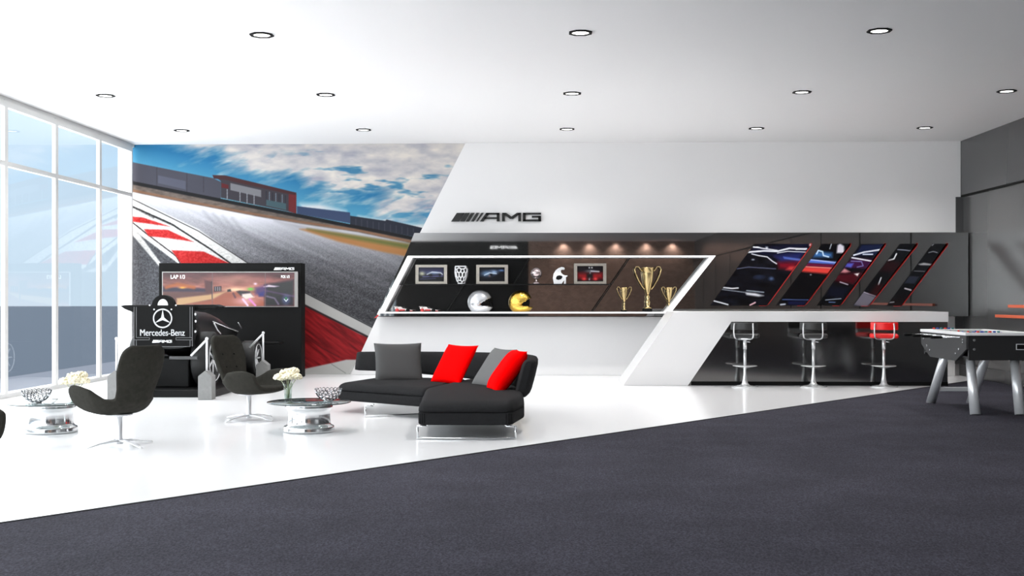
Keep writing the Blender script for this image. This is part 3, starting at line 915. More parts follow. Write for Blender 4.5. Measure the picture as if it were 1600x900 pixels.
def dual_lattice(sub, fn, keep):
    t = bmesh.new(); bmesh.ops.create_icosphere(t, subdivisions=sub, radius=1.0)
    t.faces.ensure_lookup_table(); t.verts.ensure_lookup_table()
    out = bmesh.new(); cen = {f.index: f.calc_center_median().normalized() for f in t.faces}
    vv = {}
    for v in t.verts:
        fs = list(v.link_faces); n_ = v.co.normalized()
        a = n_.orthogonal(); b_ = n_.cross(a)
        fs.sort(key=lambda f: math.atan2((cen[f.index] - n_).dot(b_), (cen[f.index] - n_).dot(a)))
        if not all(keep(cen[f.index]) for f in fs): continue
        ring = []
        for f in fs:
            if f.index not in vv: vv[f.index] = out.verts.new(fn(cen[f.index]))
            ring.append(vv[f.index])
        out.faces.new(ring)
    t.free()
    m = MB(); m.bm.free(); m.bm = out
    return m
def bowl(loc, label, tilt, rr):
    r = thing('lattice_bowl', label, 'bowl', loc, 0.4, 'openwork metal bowls')
    o = dual_lattice(3, lambda p: Vector((p.x * rr, p.y * rr, (p.z + 1) * rr * 1.05)), lambda p: p.z < .12).build('lattice', mat('dark chrome', (150, 151, 153), .06, 1.0), r)
    md = o.modifiers.new('wire', 'WIREFRAME'); md.thickness = .011; md.use_even_offset = False
    o.location.z = .004
    m = MB(); m.lathe([(.02, 0.0), (.045, .001), (.05, .006), (.02, .008)], 24); m.build('foot_ring', M_CHROME, r)
    return r
def on_table(px, py): return onZ(px, py, TZ)
p = on_table(57, 630); bowl((p.x, p.y, TZ), 'openwork silver bowl on the glass table by the windows', 0, .135)
p = on_table(513, 627); bowl((p.x, p.y, TZ), 'openwork silver bowl on the glass table next to the sofa', 0, .13)
M_PETAL = mat('cream petals', (240, 232, 204), .8, vary=(60, .1)); M_STEM = mat('pale green stem', (176, 184, 150), .6)
def flowers(px, py, where, grp):
    p = on_table(px, py)
    v = thing('glass_vase', 'slim clear glass vase of cream flowers on the table %s' % where, 'vase', (p.x, p.y, TZ), 0, 'flower vases')
    MB().lathe([(.0001, .0), (.038, .0), (.04, .004), (.038, .06), (.042, .12), (.055, .165), (.053, .165), (.038, .115), (.034, .01), (.0001, .008)], 28, cap=False).build('vessel', M_CLEAR, v)
    MB().lathe([(.0001, .009), (.033, .010), (.035, .05), (.0001, .051)], 24, cap=False).build('water', glass('water', (240, 246, 244), 1.2), v)
    rnd = random.Random(px)
    heads = [(-.075, -.02, .205, .058), (.02, -.045, .215, .056), (.085, -.01, .21, .052), (-.02, .03, .25, .06), (.045, .035, .262, .055)]
    for (x, y, z, rr) in heads:
        f = thing('cream_flower', 'cream bloom in the vase on the table %s' % where, 'flower', (p.x, p.y, TZ + .012), 0, grp)
        MB().tube([(x * .12, y * .12, .0), (x * .2, y * .2, .08), (x * .55, y * .55, .14), (x, y, z - .015)], .0035, 6).build('stem', M_STEM, f)
        m = MB()
        for k in range(70):
            a = rnd.uniform(0, 2 * PI); h = rnd.uniform(-.5, 1); s = math.sqrt(max(0, 1 - h * h))
            m.ball((x + rr * s * math.cos(a), y + rr * s * math.sin(a), z + rr * .55 * h), rnd.uniform(.010, .016), 1)
        m.ball((x, y, z), rr * .85, 2, (1, 1, .55))
        m.build('bloom', M_PETAL, f)
flowers(117, 632, 'by the windows', 'flowers on the window-side table')
flowers(450, 624, 'by the sofa', 'flowers on the sofa-side table')

# ================================================================== SOFA
root = thing('corner_sofa', 'charcoal corner sofa with chaise and curved floating backrest on chrome sled legs', 'sofa', (-1.1, 12.4, 0))
def rounded(poly, r, n=5):
    out = []
    N = len(poly)
    for i in range(N):
        p, a, b_ = Vector(poly[i]), Vector(poly[i - 1]), Vector(poly[(i + 1) % N])
        ra = min(r, (a - p).length * .4, (b_ - p).length * .4)
        s = p + (a - p).normalized() * ra; e_ = p + (b_ - p).normalized() * ra
        for k in range(n + 1):
            t = k / n
            q_ = s * (1 - t) ** 2 + p * 2 * t * (1 - t) + e_ * t * t
            out.append((q_.x, q_.y))
    return out
A = (-2.36, 13.25); B = (-1.27, 12.42); Cc = (-1.15, 10.67); D = (-.29, 10.67); E = (-.19, 11.35); Fp = (-.22, 12.4); G = (-.50, 13.6); Hh = (-1.0, 14.05); I = (-2.02, 14.35)
mid = (-.9, 13.95)
left_poly = [A, B, mid, Hh, I]
chaise_poly = [Cc, D, E, Fp, G, mid, B]
def slab(poly, z0, z1, rad, bev):
    m = MB(); m.prism(rounded(poly, rad), (z0, z1), bevel=bev); 
    for f in m.bm.faces: f.smooth = True
    return m
full = [A, B, Cc, D, E, Fp, G, Hh, I]
slab(left_poly, .135, .245, .07, .018).build('seat_base', M_SOFA, root, world=True)
slab(chaise_poly, .135, .252, .07, .018).build('chaise_base', M_SOFA, root, world=True)
def puffy(poly, z0, h, rad, inset=.0):
    pl = rounded(poly, rad, 6)
    cx = sum(p[0] for p in pl) / len(pl); cy = sum(p[1] for p in pl) / len(pl)
    m = MB(); rings = []
    for k in range(9):
        a = k / 8 * PI / 2
        shrink = .13 * (1 - math.cos(a)); zz = z0 + h * math.sin(a) ** .8
        rings.append([m.bm.verts.new((cx + (x - cx) * (1 - shrink), cy + (y - cy) * (1 - shrink), zz)) for x, y in pl])
    n = len(pl)
    for i in range(8):
        for k in range(n):
            f = m.bm.faces.new((rings[i][k], rings[i][(k + 1) % n], rings[i + 1][(k + 1) % n], rings[i + 1][k])); f.smooth = True
    m.bm.faces.new(rings[-1]).smooth = True
    m.bm.faces.new(list(reversed(rings[0])))
    return m
puffy(left_poly, .249, .085, .08).build('seat_cushion', M_SOFA, root, world=True)
puffy(chaise_poly, .256, .09, .10).build('chaise_cushion', M_SOFA, root, world=True)
# curved backrest band sweeping from the chaise side round to the floating left end
path = [(-.20, 11.95, .66, .27), (-.17, 12.5, .675, .27), (-.27, 13.2, .665, .28), (-.52, 13.75, .65, .30), (-.95, 14.15, .64, .33), (-1.5, 14.36, .635, .365), (-2.0, 14.46, .63, .39), (-2.33, 14.50, .625, .40)]
pts = []
for i in range(61):
    t = i / 60 * (len(path) - 1); k = min(int(t), len(path) - 2); u = t - k
    P4 = [Vector(path[max(k - 1, 0)]), Vector(path[k]), Vector(path[k + 1]), Vector(path[min(k + 2, len(path) - 1)])] if False else None
    def cr(j):
        a = path[max(k - 1, 0)][j]; b_ = path[k][j]; c_ = path[k + 1][j]; d_ = path[min(k + 2, len(path) - 1)][j]
        return .5 * ((2 * b_) + (-a + c_) * u + (2 * a - 5 * b_ + 4 * c_ - d_) * u * u + (-a + 3 * b_ - 3 * c_ + d_) * u ** 3)
    pts.append([cr(j) for j in range(4)])
m = MB(); rings = []
for i, (x, y, zt_, zb_) in enumerate(pts):
    a = pts[max(i - 1, 0)]; c_ = pts[min(i + 1, 60)]
    tx, ty = c_[0] - a[0], c_[1] - a[1]; L = math.hypot(tx, ty); nx, ny = ty / L, -tx / L      # outward normal
    if nx * (x + 1.2) + ny * (y - 12.6) < 0: nx, ny = -nx, -ny
    th = .075; ht = zt_ - zb_
    endk = min(i, 60 - i) / 2.0
    kk = min(1.0, .45 + .55 * endk)
    ring = []
    for j in range(16):
        an = 2 * PI * j / 16
        cxn, szn = math.cos(an), math.sin(an)
        ex = math.copysign(abs(cxn) ** .5, cxn) * th * kk; ez = math.copysign(abs(szn) ** .45, szn) * ht / 2 * (.9 + .1 * kk)
        lean = (ez / ht) * .10
        ring.append(m.bm.verts.new((x + nx * (ex + lean), y + ny * (ex + lean), (zt_ + zb_) / 2 + ez)))
    rings.append(ring)
for i in range(60):
    for j in range(16):
        f = m.bm.faces.new((rings[i][j], rings[i][(j + 1) % 16], rings[i + 1][(j + 1) % 16], rings[i + 1][j])); f.smooth = True
m.bm.faces.new(rings[0]); m.bm.faces.new(list(reversed(rings[-1])))
m.build('backrest', M_SOFA, root, world=True)
# brackets carrying the backrest, and sled legs
for (x, y, x2, y2) in ((-1.55, 14.2, -1.6, 14.36), (-.62, 13.72, -.68, 13.86), (-.27, 12.6, -.2, 12.6)):
    MB().tube([(x, y, .2), (x2, y2, .25), (x2, y2, .46)], .014, 8).build('back_bracket', M_CHROME, root, world=True)
def sled(pa, pb, inset):
    (x0, y0), (x1, y1) = pa, pb
    d_ = Vector((x1 - x0, y1 - y0, 0)).normalized()
    a, b_ = Vector((x0, y0, 0)), Vector((x1, y1, 0))
    m = MB()
    loop = [a + d_ * .09 + Vector((0, 0, .122)), a + Vector((0, 0, .122)), a + Vector((0, 0, .012)), b_ + Vector((0, 0, .012)), b_ + Vector((0, 0, .122)), b_ - d_ * .09 + Vector((0, 0, .122))]
    for s0, s1 in zip(loop[:-1], loop[1:]): m.tube([s0, s1], .010, 10)
    for l_ in loop[1:-1]: m.ball(l_, .0102, 2)
    for l_ in (loop[0], loop[-1]): m.tube([l_, l_ + Vector((0, 0, .02))], .012, 8)
    return m
sled((-1.16, 10.72), (-.26, 10.72), 0).build('sled_leg', M_CHROME, root, world=True)
q1, q2 = onZ(570, 652.5), onZ(655, 645.5)
sled((q1.x, q1.y + .03), (-1.27, 12.95), 0).build('sled_leg', M_CHROME, root, world=True)
sled((-.95, 13.7), (-.42, 12.4), 0).build('sled_leg', M_CHROME, root, world=True)
# cushions
def pillow(loc, rot, w, h, m_, label, t=.12):
    bm = bmesh.new(); N = 18; top = []; bot = []
    for i in range(N + 1):
        ra = []; rb = []
        for j in range(N + 1):
            u, v = -1 + 2 * i / N, -1 + 2 * j / N
            pin = .055
            x = u * (1 - pin * (1 - v * v)) * w / 2; z = v * (1 - pin * (1 - u * u)) * h / 2
            th = t / 2 * ((1 - u ** 4) * (1 - v ** 4)) ** .55
            ra.append(bm.verts.new((x, -th, z)))
            rb.append(ra[-1] if i in (0, N) or j in (0, N) else bm.verts.new((x, th, z)))
        top.append(ra); bot.append(rb)
    for i in range(N):
        for j in range(N):
            for g, flip in ((top, 0), (bot, 1)):
                q_ = (g[i][j], g[i + 1][j], g[i + 1][j + 1], g[i][j + 1])
                try:
                    f = bm.faces.new(q_ if not flip else tuple(reversed(q_))); f.smooth = True
                except ValueError: pass
    mb_ = MB(); mb_.bm.free(); mb_.bm = bm
    o = mb_.build('throw_cushion', m_)
    o.location = loc; o.rotation_euler = rot
    tag(o, label, 'cushion', 'throw cushions on the sofa')
    return o
def p_at(px, py, Yp): return onY(px, py, Yp)
M_PGREY2 = mat('light grey cushion cloth', (98, 98, 98), .9, 0, 1.15, bump=(300, .2))
R_ = math.radians
pillow(p_at(622.5, 566.5, 13.9), (R_(-24), 0, R_(12)), .57, .50, M_PGREY, 'dark grey square throw cushion alone at the sofa end near the mural')
pillow(p_at(709.5, 569, 13.4), (R_(-33), 0, R_(-45)), .53, .52, M_PRED, 'red throw cushion tilted alone at the middle of the backrest')
pillow(p_at(771, 575.5, 12.9), (R_(-36), 0, R_(-58)), .50, .53, M_PGREY2, 'mid grey throw cushion partly hidden behind a red one')
pillow(p_at(792, 580.5, 12.3), (R_(-37), 0, R_(-74)), .44, .55, M_PRED, 'red throw cushion seen edge-on in front of a grey one', .19)

# ================================================================== BAR STOOLS
M_SATIN = mat('satin chrome', (224, 225, 226), .18, .65)
def make_stool(label, mseat):
    r = thing('bar_stool', label, 'stool', (0, 0, 0), 0, 'chrome bar stools')
    MB().lathe([(.0001, 0), (.19, 0), (.195, .006), (.19, .014), (.15, .022), (.07, .034), (.045, .06), (.032, .12), (.024, .20), (.021, .28)], 40, cap=False).build('base', M_SATIN, r)
    MB().tube([(0, 0, .26), (0, 0, .56)], .021, 18).build('column', M_SATIN, r)
    MB().tube([(0, 0, .55), (0, 0, .70)], .028, 18).build('gas_sleeve', M_SATIN, r)
    MB().lathe([(.022, .272), (.07, .285), (.15, .303), (.178, .308), (.18, .316), (.15, .318), (.06, .312), (.022, .316)], 36, cap=False).build('footrest', M_SATIN, r)
    m = MB(); m.box((-.20, -.18, .715), (.20, .19, .775), .026)
    for f in m.bm.faces: f.smooth = True
    m.build('seat', mseat, r)
    MB().box((-.09, -.09, .695), (.09, .09, .716), .004).build('seat_plate', M_SATIN, r)
    bm_ = MB(); prev = None
    m = MB()
    rings = []
    for i in range(13):
        a = math.radians(-38 + 76 * i / 12)
        rings.append((math.sin(a) * .31, -.17 + .0 - (math.cos(a) - .79) * .28 * 1.0))
    for k, (x, y) in enumerate(rings):
        pass
    outer = [(x, y - .02) for x, y in rings]; inner = [(x, y + .02) for x, y in reversed(rings)]
    m.prism(outer + inner, (.835, .945), bevel=.012)
    m.build('backrest', mseat, r)
    for sx_ in (-1, 1):
        m = MB()
        pts_ = [(sx_ * .13, -.235, .93), (sx_ * .135, -.255, .86), (sx_ * .135, -.25, .78), (sx_ * .125, -.21, .725), (sx_ * .09, -.13, .702), (sx_ * .03, -.05, .697), (0, 0, .69)]
        sm = []
        for i in range(len(pts_) - 1):
            a = Vector(pts_[max(i - 1, 0)]); b_ = Vector(pts_[i]); c_ = Vector(pts_[i + 1]); d_ = Vector(pts_[min(i + 2, len(pts_) - 1)])
            for k in range(5):
                u = k / 5
                sm.append(.5 * ((2 * b_) + (-a + c_) * u + (2 * a - 5 * b_ + 4 * c_ - d_) * u * u + (-a + 3 * b_ - 3 * c_ + d_) * u ** 3))
        sm.append(Vector(pts_[-1]))
        m.tube(sm, .011, 10); m.build('arm_tube', M_SATIN, r)
    MB().tube([(.02, 0, .66), (.075, -.02, .655)], .006, 8).build('lever', M_SATIN, r)
    return r
M_SEATBLK = mat('black leatherette', (30, 30, 30), .45)
st = make_stool('black-seated chrome bar stool nearest the slanted end of the counter', M_SEATBLK)
places = [(1164, 605), (1271, 605), (1381, 605)]
v = onZ(*places[0]); st.location = (v.x, v.y, 0); st.rotation_euler.z = math.radians(-14)
s2 = copy_tree(st); s2['label'] = 'black-seated chrome bar stool between the other black one and the red one'; v = onZ(*places[1]); s2.location = (v.x, v.y, 0)
s3 = make_stool('red-seated chrome bar stool nearest the football table', M_RED); v = onZ(*places[2]); s3.location = (v.x, v.y, 0); s3.rotation_euler.z = math.radians(-14)

# ================================================================== TABLE FOOTBALL
FX0, FX1, FY0, FY1 = 4.60, 5.36, 12.9, 14.42
ZB, ZT2 = .595, .905
root = thing('football_table', 'black table football game with white top rim on round steel legs', 'game table', ((FX0 + FX1) / 2, (FY0 + FY1) / 2, 0))
M_FB = mat('black laminate', (28, 28, 29), .5); M_FB2 = mat('dark grey laminate', (44, 44, 45), .5)
m = MB(); ch_ = .2
side = [(FY0, ZT2 - .02), (FY1, ZT2 - .02), (FY1, ZB + .14), (FY1 - .32, ZB), (FY0 + .32, ZB), (FY0, ZB + .14)]
for x in (FX0, FX1 - .03):
    MB().prism(side, (x, x + .03), at=lambda u, v, w: (w, u, v), bevel=.004).build('side_panel', M_FB2, root, world=True)
MB().box((FX0 + .031, FY0 + .01, ZB + .02), (FX1 - .031, FY0 + .04, ZT2 - .02), .003).build('end_panel', M_FB, root, world=True)
MB().box((FX0 + .031, FY1 - .04, ZB + .02), (FX1 - .031, FY1 - .01, ZT2 - .02), .003).build('end_panel', M_FB, root, world=True)
MB().box((FX0 + .032, FY0 + .041, ZB + .04), (FX1 - .032, FY1 - .041, ZB + .06)).build('belly_panel', M_FB, root, world=True)
MB().box((FX0 + .032, FY0 + .041, .775), (FX1 - .032, FY1 - .041, .79)).build('playing_field', mat('field green', (40, 96, 60), .5), root, world=True)
rim = MB()
rim.box((FX0 - .01, FY0 - .01, ZT2 - .02), (FX0 + .06, FY1 + .01, ZT2 + .012), .004); rim.box((FX1 - .06, FY0 - .01, ZT2 - .02), (FX1 + .01, FY1 + .01, ZT2 + .012), .004)
rim.box((FX0 + .06, FY0 - .01, ZT2 - .02), (FX1 - .06, FY0 + .08, ZT2 + .012), .004); rim.box((FX0 + .06, FY1 - .08, ZT2 - .02), (FX1 - .06, FY1 + .01, ZT2 + .012), .004)
rim.build('top_rim', M_WHITE, root, world=True)
for sy_ in (-1, 1):
    for x in (FX0 + .17, FX1 - .10):
        yt = (FY0 + .36) if sy_ < 0 else (FY1 - .36); yb = (FY0 + .19) if sy_ < 0 else (FY1 + .16)
        MB().tube([(x, yb, .004), (x, yt, ZB + .05)], [.058, .048], 24).build('leg', M_STEEL, root, world=True)
MB().box((FX0 + .2, FY1 - .02, .16), (FX1 - .12, FY1 + .01, .21), .004).build('stretcher', M_STEEL, root, world=True)
for (y, z) in ((FY0 + .10, ZT2 - .07), (FY0 + .10, ZB + .21), (FY0 + .22, ZB + .13), (FY0 + .32, ZB + .08), (FY1 - .10, ZB + .21), (FY1 - .22, ZB + .13), (FY1 - .32, ZB + .08)):
    MB().lathe([(.014, -.008), (.014, 0), (.0005, .001)], 14, (FX0, y, z), 'X', cap=True).build('bolt', M_CHROME, root, world=True)
for z in (ZT2 - .07, ZB + .14):
    MB().lathe([(.014, -.008), (.014, 0)], 14, (FX0 + .09, FY0 + .01, z), 'Y').build('bolt', M_CHROME, root, world=True)
sx0 = onY(1588, 541, FY0).x
ring_prism([(sx0, .795), (sx0 + .13, .795), (sx0 + .13, .73), (sx0, .73)], [(sx0 + .007, .788), (sx0 + .123, .788), (sx0 + .123, .737), (sx0 + .007, .737)], FY0 + .002, FY0 + .0095).build('ball_slot_frame', M_STEEL, root, world=True)
MB().box((sx0 + .008, FY0 + .004, .738), (sx0 + .122, FY0 + .0095, .787)).build('ball_slot', M_BLACKMATT, root, world=True)
teams = [mat('player red', (205, 40, 36), .4), mat('player blue', (40, 70, 160), .4)]
M_TEAL = mat('score bead', (40, 120, 120), .4)
for k in range(8):
    y = FY0 + .2 + k * (FY1 - FY0 - .4) / 7; z = ZT2 - .045
    hs = 1 if k % 2 else -1
    a, b_ = (FX0 - .20, FX1 + .06) if hs < 0 else (FX0 - .08, FX1 + .16)
    rod = MB().tube([(a, y, z), (b_, y, z)], .008, 8).build('rod', M_CHROME, root, world=True)
    g0 = (a - .12, a + .005) if hs < 0 else (b_ - .005, b_ + .11)
    hnd = MB().tube([(g0[0], y, z), (g0[0] + .02, y, z), (g0[1], y, z)], [.012, .017, .014], 10); hnd.build('handle', M_BLACKMATT, rod, world=True)
    for n_ in range((1, 2, 3, 5, 5, 3, 2, 1)[k]):
        cnt = (1, 2, 3, 5, 5, 3, 2, 1)[k]
        x = FX0 + .08 + (FX1 - FX0 - .16) * (n_ + .5) / cnt
        pl = MB(); pl.box((x - .012, y - .009, z - .07), (x + .012, y + .009, z + .018), .004); pl.ball((x, y, z + .036), .016, 1)
        pl.build('player', teams[0] if k % 2 else teams[1], rod, world=True)
for j, yy in enumerate((FY0 + .04, FY1 - .04)):
    for k in range(6):
        x = FX0 + .14 + k * .045
        MB().box((x - .012, yy - .014, ZT2 + .0125), (x + .012, yy + .014, ZT2 + .03), .003).build('score_bead', [teams[0], teams[1], M_TEAL][k % 3], root, world=True)

# orange strips added to imitate reflections in the grey right-hand wall
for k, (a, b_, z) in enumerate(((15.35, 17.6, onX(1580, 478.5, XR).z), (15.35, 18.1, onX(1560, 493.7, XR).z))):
    o = MB().box((XR - .06, a - 2.5, z - .022), (XR - .013, b_, z + .022), .004).build('reflection_strip', M_ORANGE)
    tag(o, ('upper' if k == 0 else 'lower') + ' orange strip imitating a reflection in the grey wall behind the football table', 'reflection strip', 'orange strips imitating wall reflections')

# ================================================================== DISPLAY OBJECTS
YD = YP + .19
zlow = fi[3][1] + .003
zshelf = zsh
def dX(px): return onY(px, 470, YD).x
PXM = F_PX / YD
def picture(px0, px1, h_px, painter, label):
    x0, x1 = dX(px0), dX(px1); hh = h_px / PXM
    r = thing('picture_frame', label, 'picture frame', ((x0 + x1) / 2, YD + .03, zshelf), 0, 'framed photographs on the shelf')
    w = x1 - x0; bw = .052
    o_ = [(-w / 2, 0), (w / 2, 0), (w / 2, hh), (-w / 2, hh)]; i_ = [(-w / 2 + bw, bw * .8), (w / 2 - bw, bw * .8), (w / 2 - bw, hh - bw * .8), (-w / 2 + bw, hh - bw * .8)]
    ring_prism(o_, i_, -.02, .02).build('moulding', mat('brushed champagne frame', (176, 170, 160), .35, .5, vary=(60, .12)), r)
    gx, gz = np.meshgrid(np.linspace(0, 30, 60), np.linspace(0, 18, 40))
    C = Canvas(gx, gz, (8, 9, 16)); painter(C)
    P = np.stack([i_[0][0] + gx / 30 * (w - 2 * bw), np.full(gx.shape, -.004), i_[2][1] - gz / 18 * (hh - 1.6 * bw)], -1)
    print_mesh('photograph', P, np.clip(C.img, 0, 255), MATS.get('photo print') or MATS.setdefault('photo print', print_mat('photo print', .2)), r, world=False)
    MB().box((-w / 2 + .01, .004, .01), (w / 2 - .01, .018, hh - .01)).build('backing', M_BLACK, r)
def pa(C):
    C.poly([(0, 0), (30, 0), (30, 9), (0, 9)], (34, 34, 70), 4); C.blob((4, 8), 4, 3, (190, 190, 160)); C.blob((18, 7), 9, 2.2, (120, 140, 170))
    C.line([(10, 9), (16, 6), (26, 7), (28, 9)], 1.2, (210, 215, 225), 1); C.line([(5, 12), (28, 11)], 1.3, (90, 90, 140), 1.2); C.blob((14, 10), 2, 2, (8, 8, 12)); C.blob((25, 10), 1.6, 1.8, (8, 8, 12)); C.line([(2, 15), (20, 14)], .8, (60, 60, 110), 1)
def pb(C):
    C.blob((9, 8), 8, 4, (110, 140, 175)); C.blob((17, 6), 5, 3, (140, 165, 200)); C.blob((26, 4), 4, 1.5, (90, 120, 170)); C.blob((14, 9), 2, 3, (10, 12, 20)); C.line([(6, 10), (12, 7), (20, 8)], 1.2, (200, 215, 230), 1); C.blob((12, 11), 1.5, 1, (140, 110, 100))
def pcx(C):
    C.poly([(0, 8), (30, 8), (30, 15), (0, 15)], (140, 24, 28), 3); C.blob((15, 6), 7, 2, (90, 92, 100)); C.line([(16, 6), (25, 6.5)], 1.4, (190, 190, 195), 1); C.blob((14, 2), 1, 1, (230, 230, 230)); C.blob((17, 2), 1, 1, (230, 230, 230))
    C.line([(15, 8), (14, 16)], 1.5, (150, 150, 155), 1); C.blob((8, 15), 3, 2, (230, 60, 60)); C.blob((21, 15), 3, 2, (230, 60, 60)); C.poly([(11, 9), (18, 9), (18, 14), (11, 14)], (20, 20, 24), 1.5)
picture(649, 698.5, 30, pa, 'silver-framed photo of a pale car on violet, beside the white perforated vase')
picture(744, 793.5, 30, pb, 'silver-framed photo of a blue car in smoke, left of the slanted divider')
picture(897, 947.5, 32, pcx, 'silver-framed photo with red car lights, beside the white sculpture')
# perforated vase
x = dX(720.5)
r = thing('perforated_vase', 'white perforated vase between the two blue framed photos', 'vase', (x, YD, zshelf))
def vprof(p):
    t = (p.z + 1) / 2; rr = interp(t, [0, .1, .35, .75, 1], [.055, .06, .085, .105, .09]); a = math.atan2(p.y, p.x)
    return Vector((math.cos(a) * rr, math.sin(a) * rr, .004 + t * .295))
o = dual_lattice(2, vprof, lambda p: abs(p.z) < .985).build('lattice', mat('white ceramic', (226, 226, 228), .3), r); md = o.modifiers.new('wire', 'WIREFRAME'); md.thickness = .026; md.use_even_offset = False
m = MB(); m.lathe([(.03, .002), (.045, .002), (.062, .10), (.08, .21), (.07, .285), (.06, .285), (.03, .02)], 24, cap=False); m.build('liner', mat('dark liner', (20, 20, 22), .5), r)
# globe ornament
x = dX(838)
r = thing('globe_award', 'small rose-silver globe award on a foot, beside the slanted divider', 'award', (x, YD, zshelf))
MB().ball((0, 0, .18), .092, 3).build('globe', mat('rose silver', (206, 190, 190), .15, .85), r)
MB().lathe([(.0001, 0), (.062, 0), (.064, .012), (.03, .03), (.014, .05), (.014, .09), (.05, .10), (.0001, .10)], 24, cap=False).build('foot', mat('rose silver', (206, 190, 190)), r)
# curled white sculpture
def zz(*p): return [((x_ - 1285) / 8.9 / PXM, (380 - y_) / 8.9 / PXM) for x_, y_ in p]
x = dX(720 + 1285 / 8.9)
r = thing('curl_sculpture', 'white curled abstract sculpture with an eye hole on the shelf', 'sculpture', (x, YD, zshelf))
outer_ = zz((1295, 380), (1280, 300), (1290, 240), (1320, 190), (1360, 160), (1400, 145), (1435, 150), (1448, 170), (1435, 185), (1405, 182), (1390, 195), (1395, 225), (1420, 250), (1450, 262), (1485, 262), (1480, 278), (1462, 285), (1462, 380), (1432, 380), (1440, 330), (1425, 345), (1405, 380))
m = MB(); prismY(m, outer_, -.035, .035, .004)
m.build('body', mat('white ceramic', (226, 226, 228)), r)
eye = zz((1322, 300), (1335, 270), (1370, 260), (1405, 268), (1415, 285), (1395, 315), (1360, 325), (1330, 318))
m = MB(); prismY(m, eye, -.037, -.0352); m.build('eye_hole', M_BLACKMATT, r)

# helmets
def helmet(px0, px1, mshell, label, ring):
    cx = (dX(px0) + dX(px1)) / 2; R = (dX(px1) - dX(px0)) / 2 * .97
    r = thing('racing_helmet', label, 'helmet', (cx, YD, zlow), 0, 'racing helmets in the display')
    zc = R * .80
    bm = bmesh.new(); NU, NV = 64, 40
    def pt(u, v):
        az = 2 * PI * u / NU; el = -PI / 2 + PI * v / NV
        x_, y_, z_ = math.cos(el) * math.cos(az), math.cos(el) * math.sin(az), math.sin(el)
        if z_ < 0 and x_ > 0: x_ *= 1 + .16 * min(1, -z_ * 2.2) * x_
        z2 = max(z_, -.78)
        if z_ < -.78: x_ *= .9; y_ *= .9
        return Vector((x_ * R, y_ * R * .80, zc + z2 * R))
    vs = {}
    for u in range(NU):
        for v in range(1, NV):
            vs[u, v] = bm.verts.new(pt(u, v))
    for u in range(NU):
        for v in range(1, NV - 1):
            el = (-PI / 2 + PI * (v + .5) / NV); az = 2 * PI * (u + .5) / NU
            az = az if az < PI else az - 2 * PI
            z_ = math.sin(el); x_ = math.cos(el) * math.cos(az)
            lim = -.02
            up_ = -.22 + (x_ + .1) * .62; lo_ = -.22 - (x_ + .1) * .16
            if x_ > .12 and lo_ < z_ < up_: continue
            if z_ < -.80: continue
            f = bm.faces.new((vs[u, v], vs[(u + 1) % NU, v], vs[(u + 1) % NU, v + 1], vs[u, v + 1])); f.smooth = True
    top = bm.verts.new((0, 0, zc + R))
    for u in range(NU):
        f = bm.faces.new((vs[u, NV - 1], vs[(u + 1) % NU, NV - 1], top)); f.smooth = True
    m = MB(); m.bm.free(); m.bm = bm
    o = m.build('shell', mshell, r); md = o.modifiers.new('thick', 'SOLIDIFY'); md.thickness = .014; md.offset = -1
    m = MB(); m.ball((-.01, 0, zc), R * .82, 3, (1, .80, .9)); m.build('padding', M_BLACKMATT, r)
    m = MB(); m.lathe([(R * .16, 0), (R * .16, .012), (R * .09, .016), (R * .09, .004)], 24, (-R * .02, -R * .84, zc - R * .12), 'Y', cap=False); m.build('visor_pivot', ring, r)
    m = MB()
    for sx_ in (-.55, .62): m.lathe([(R * .18, 0), (R * .16, .012)], 16, (R * sx_, 0, 0)); 
    m.build('stand_feet', M_CHROME, r)
    if mshell is M_SILVER:
        m = MB()
        for yy in (-.3, -.1, .1, .3): m.tube([(R * .97, yy * R, zc - R * .42), (R * 1.0, yy * R, zc - R * .16), (R * .9, yy * R, zc + R * .26)], .006, 6)
        m.build('visor_grille', M_BLACK, r)
M_GOLDH = mat('ornate gold', (216, 178, 84), .25, 1.0, bump=(40, .8))
helmet(730, 769, M_SILVER, 'silver full-face racing helmet on the niche floor', mat('bronze ring', (170, 120, 80), .3, 1.0))
helmet(794, 832.5, M_GOLDH, 'ornate gold full-face racing helmet on the niche floor', M_GOLD)

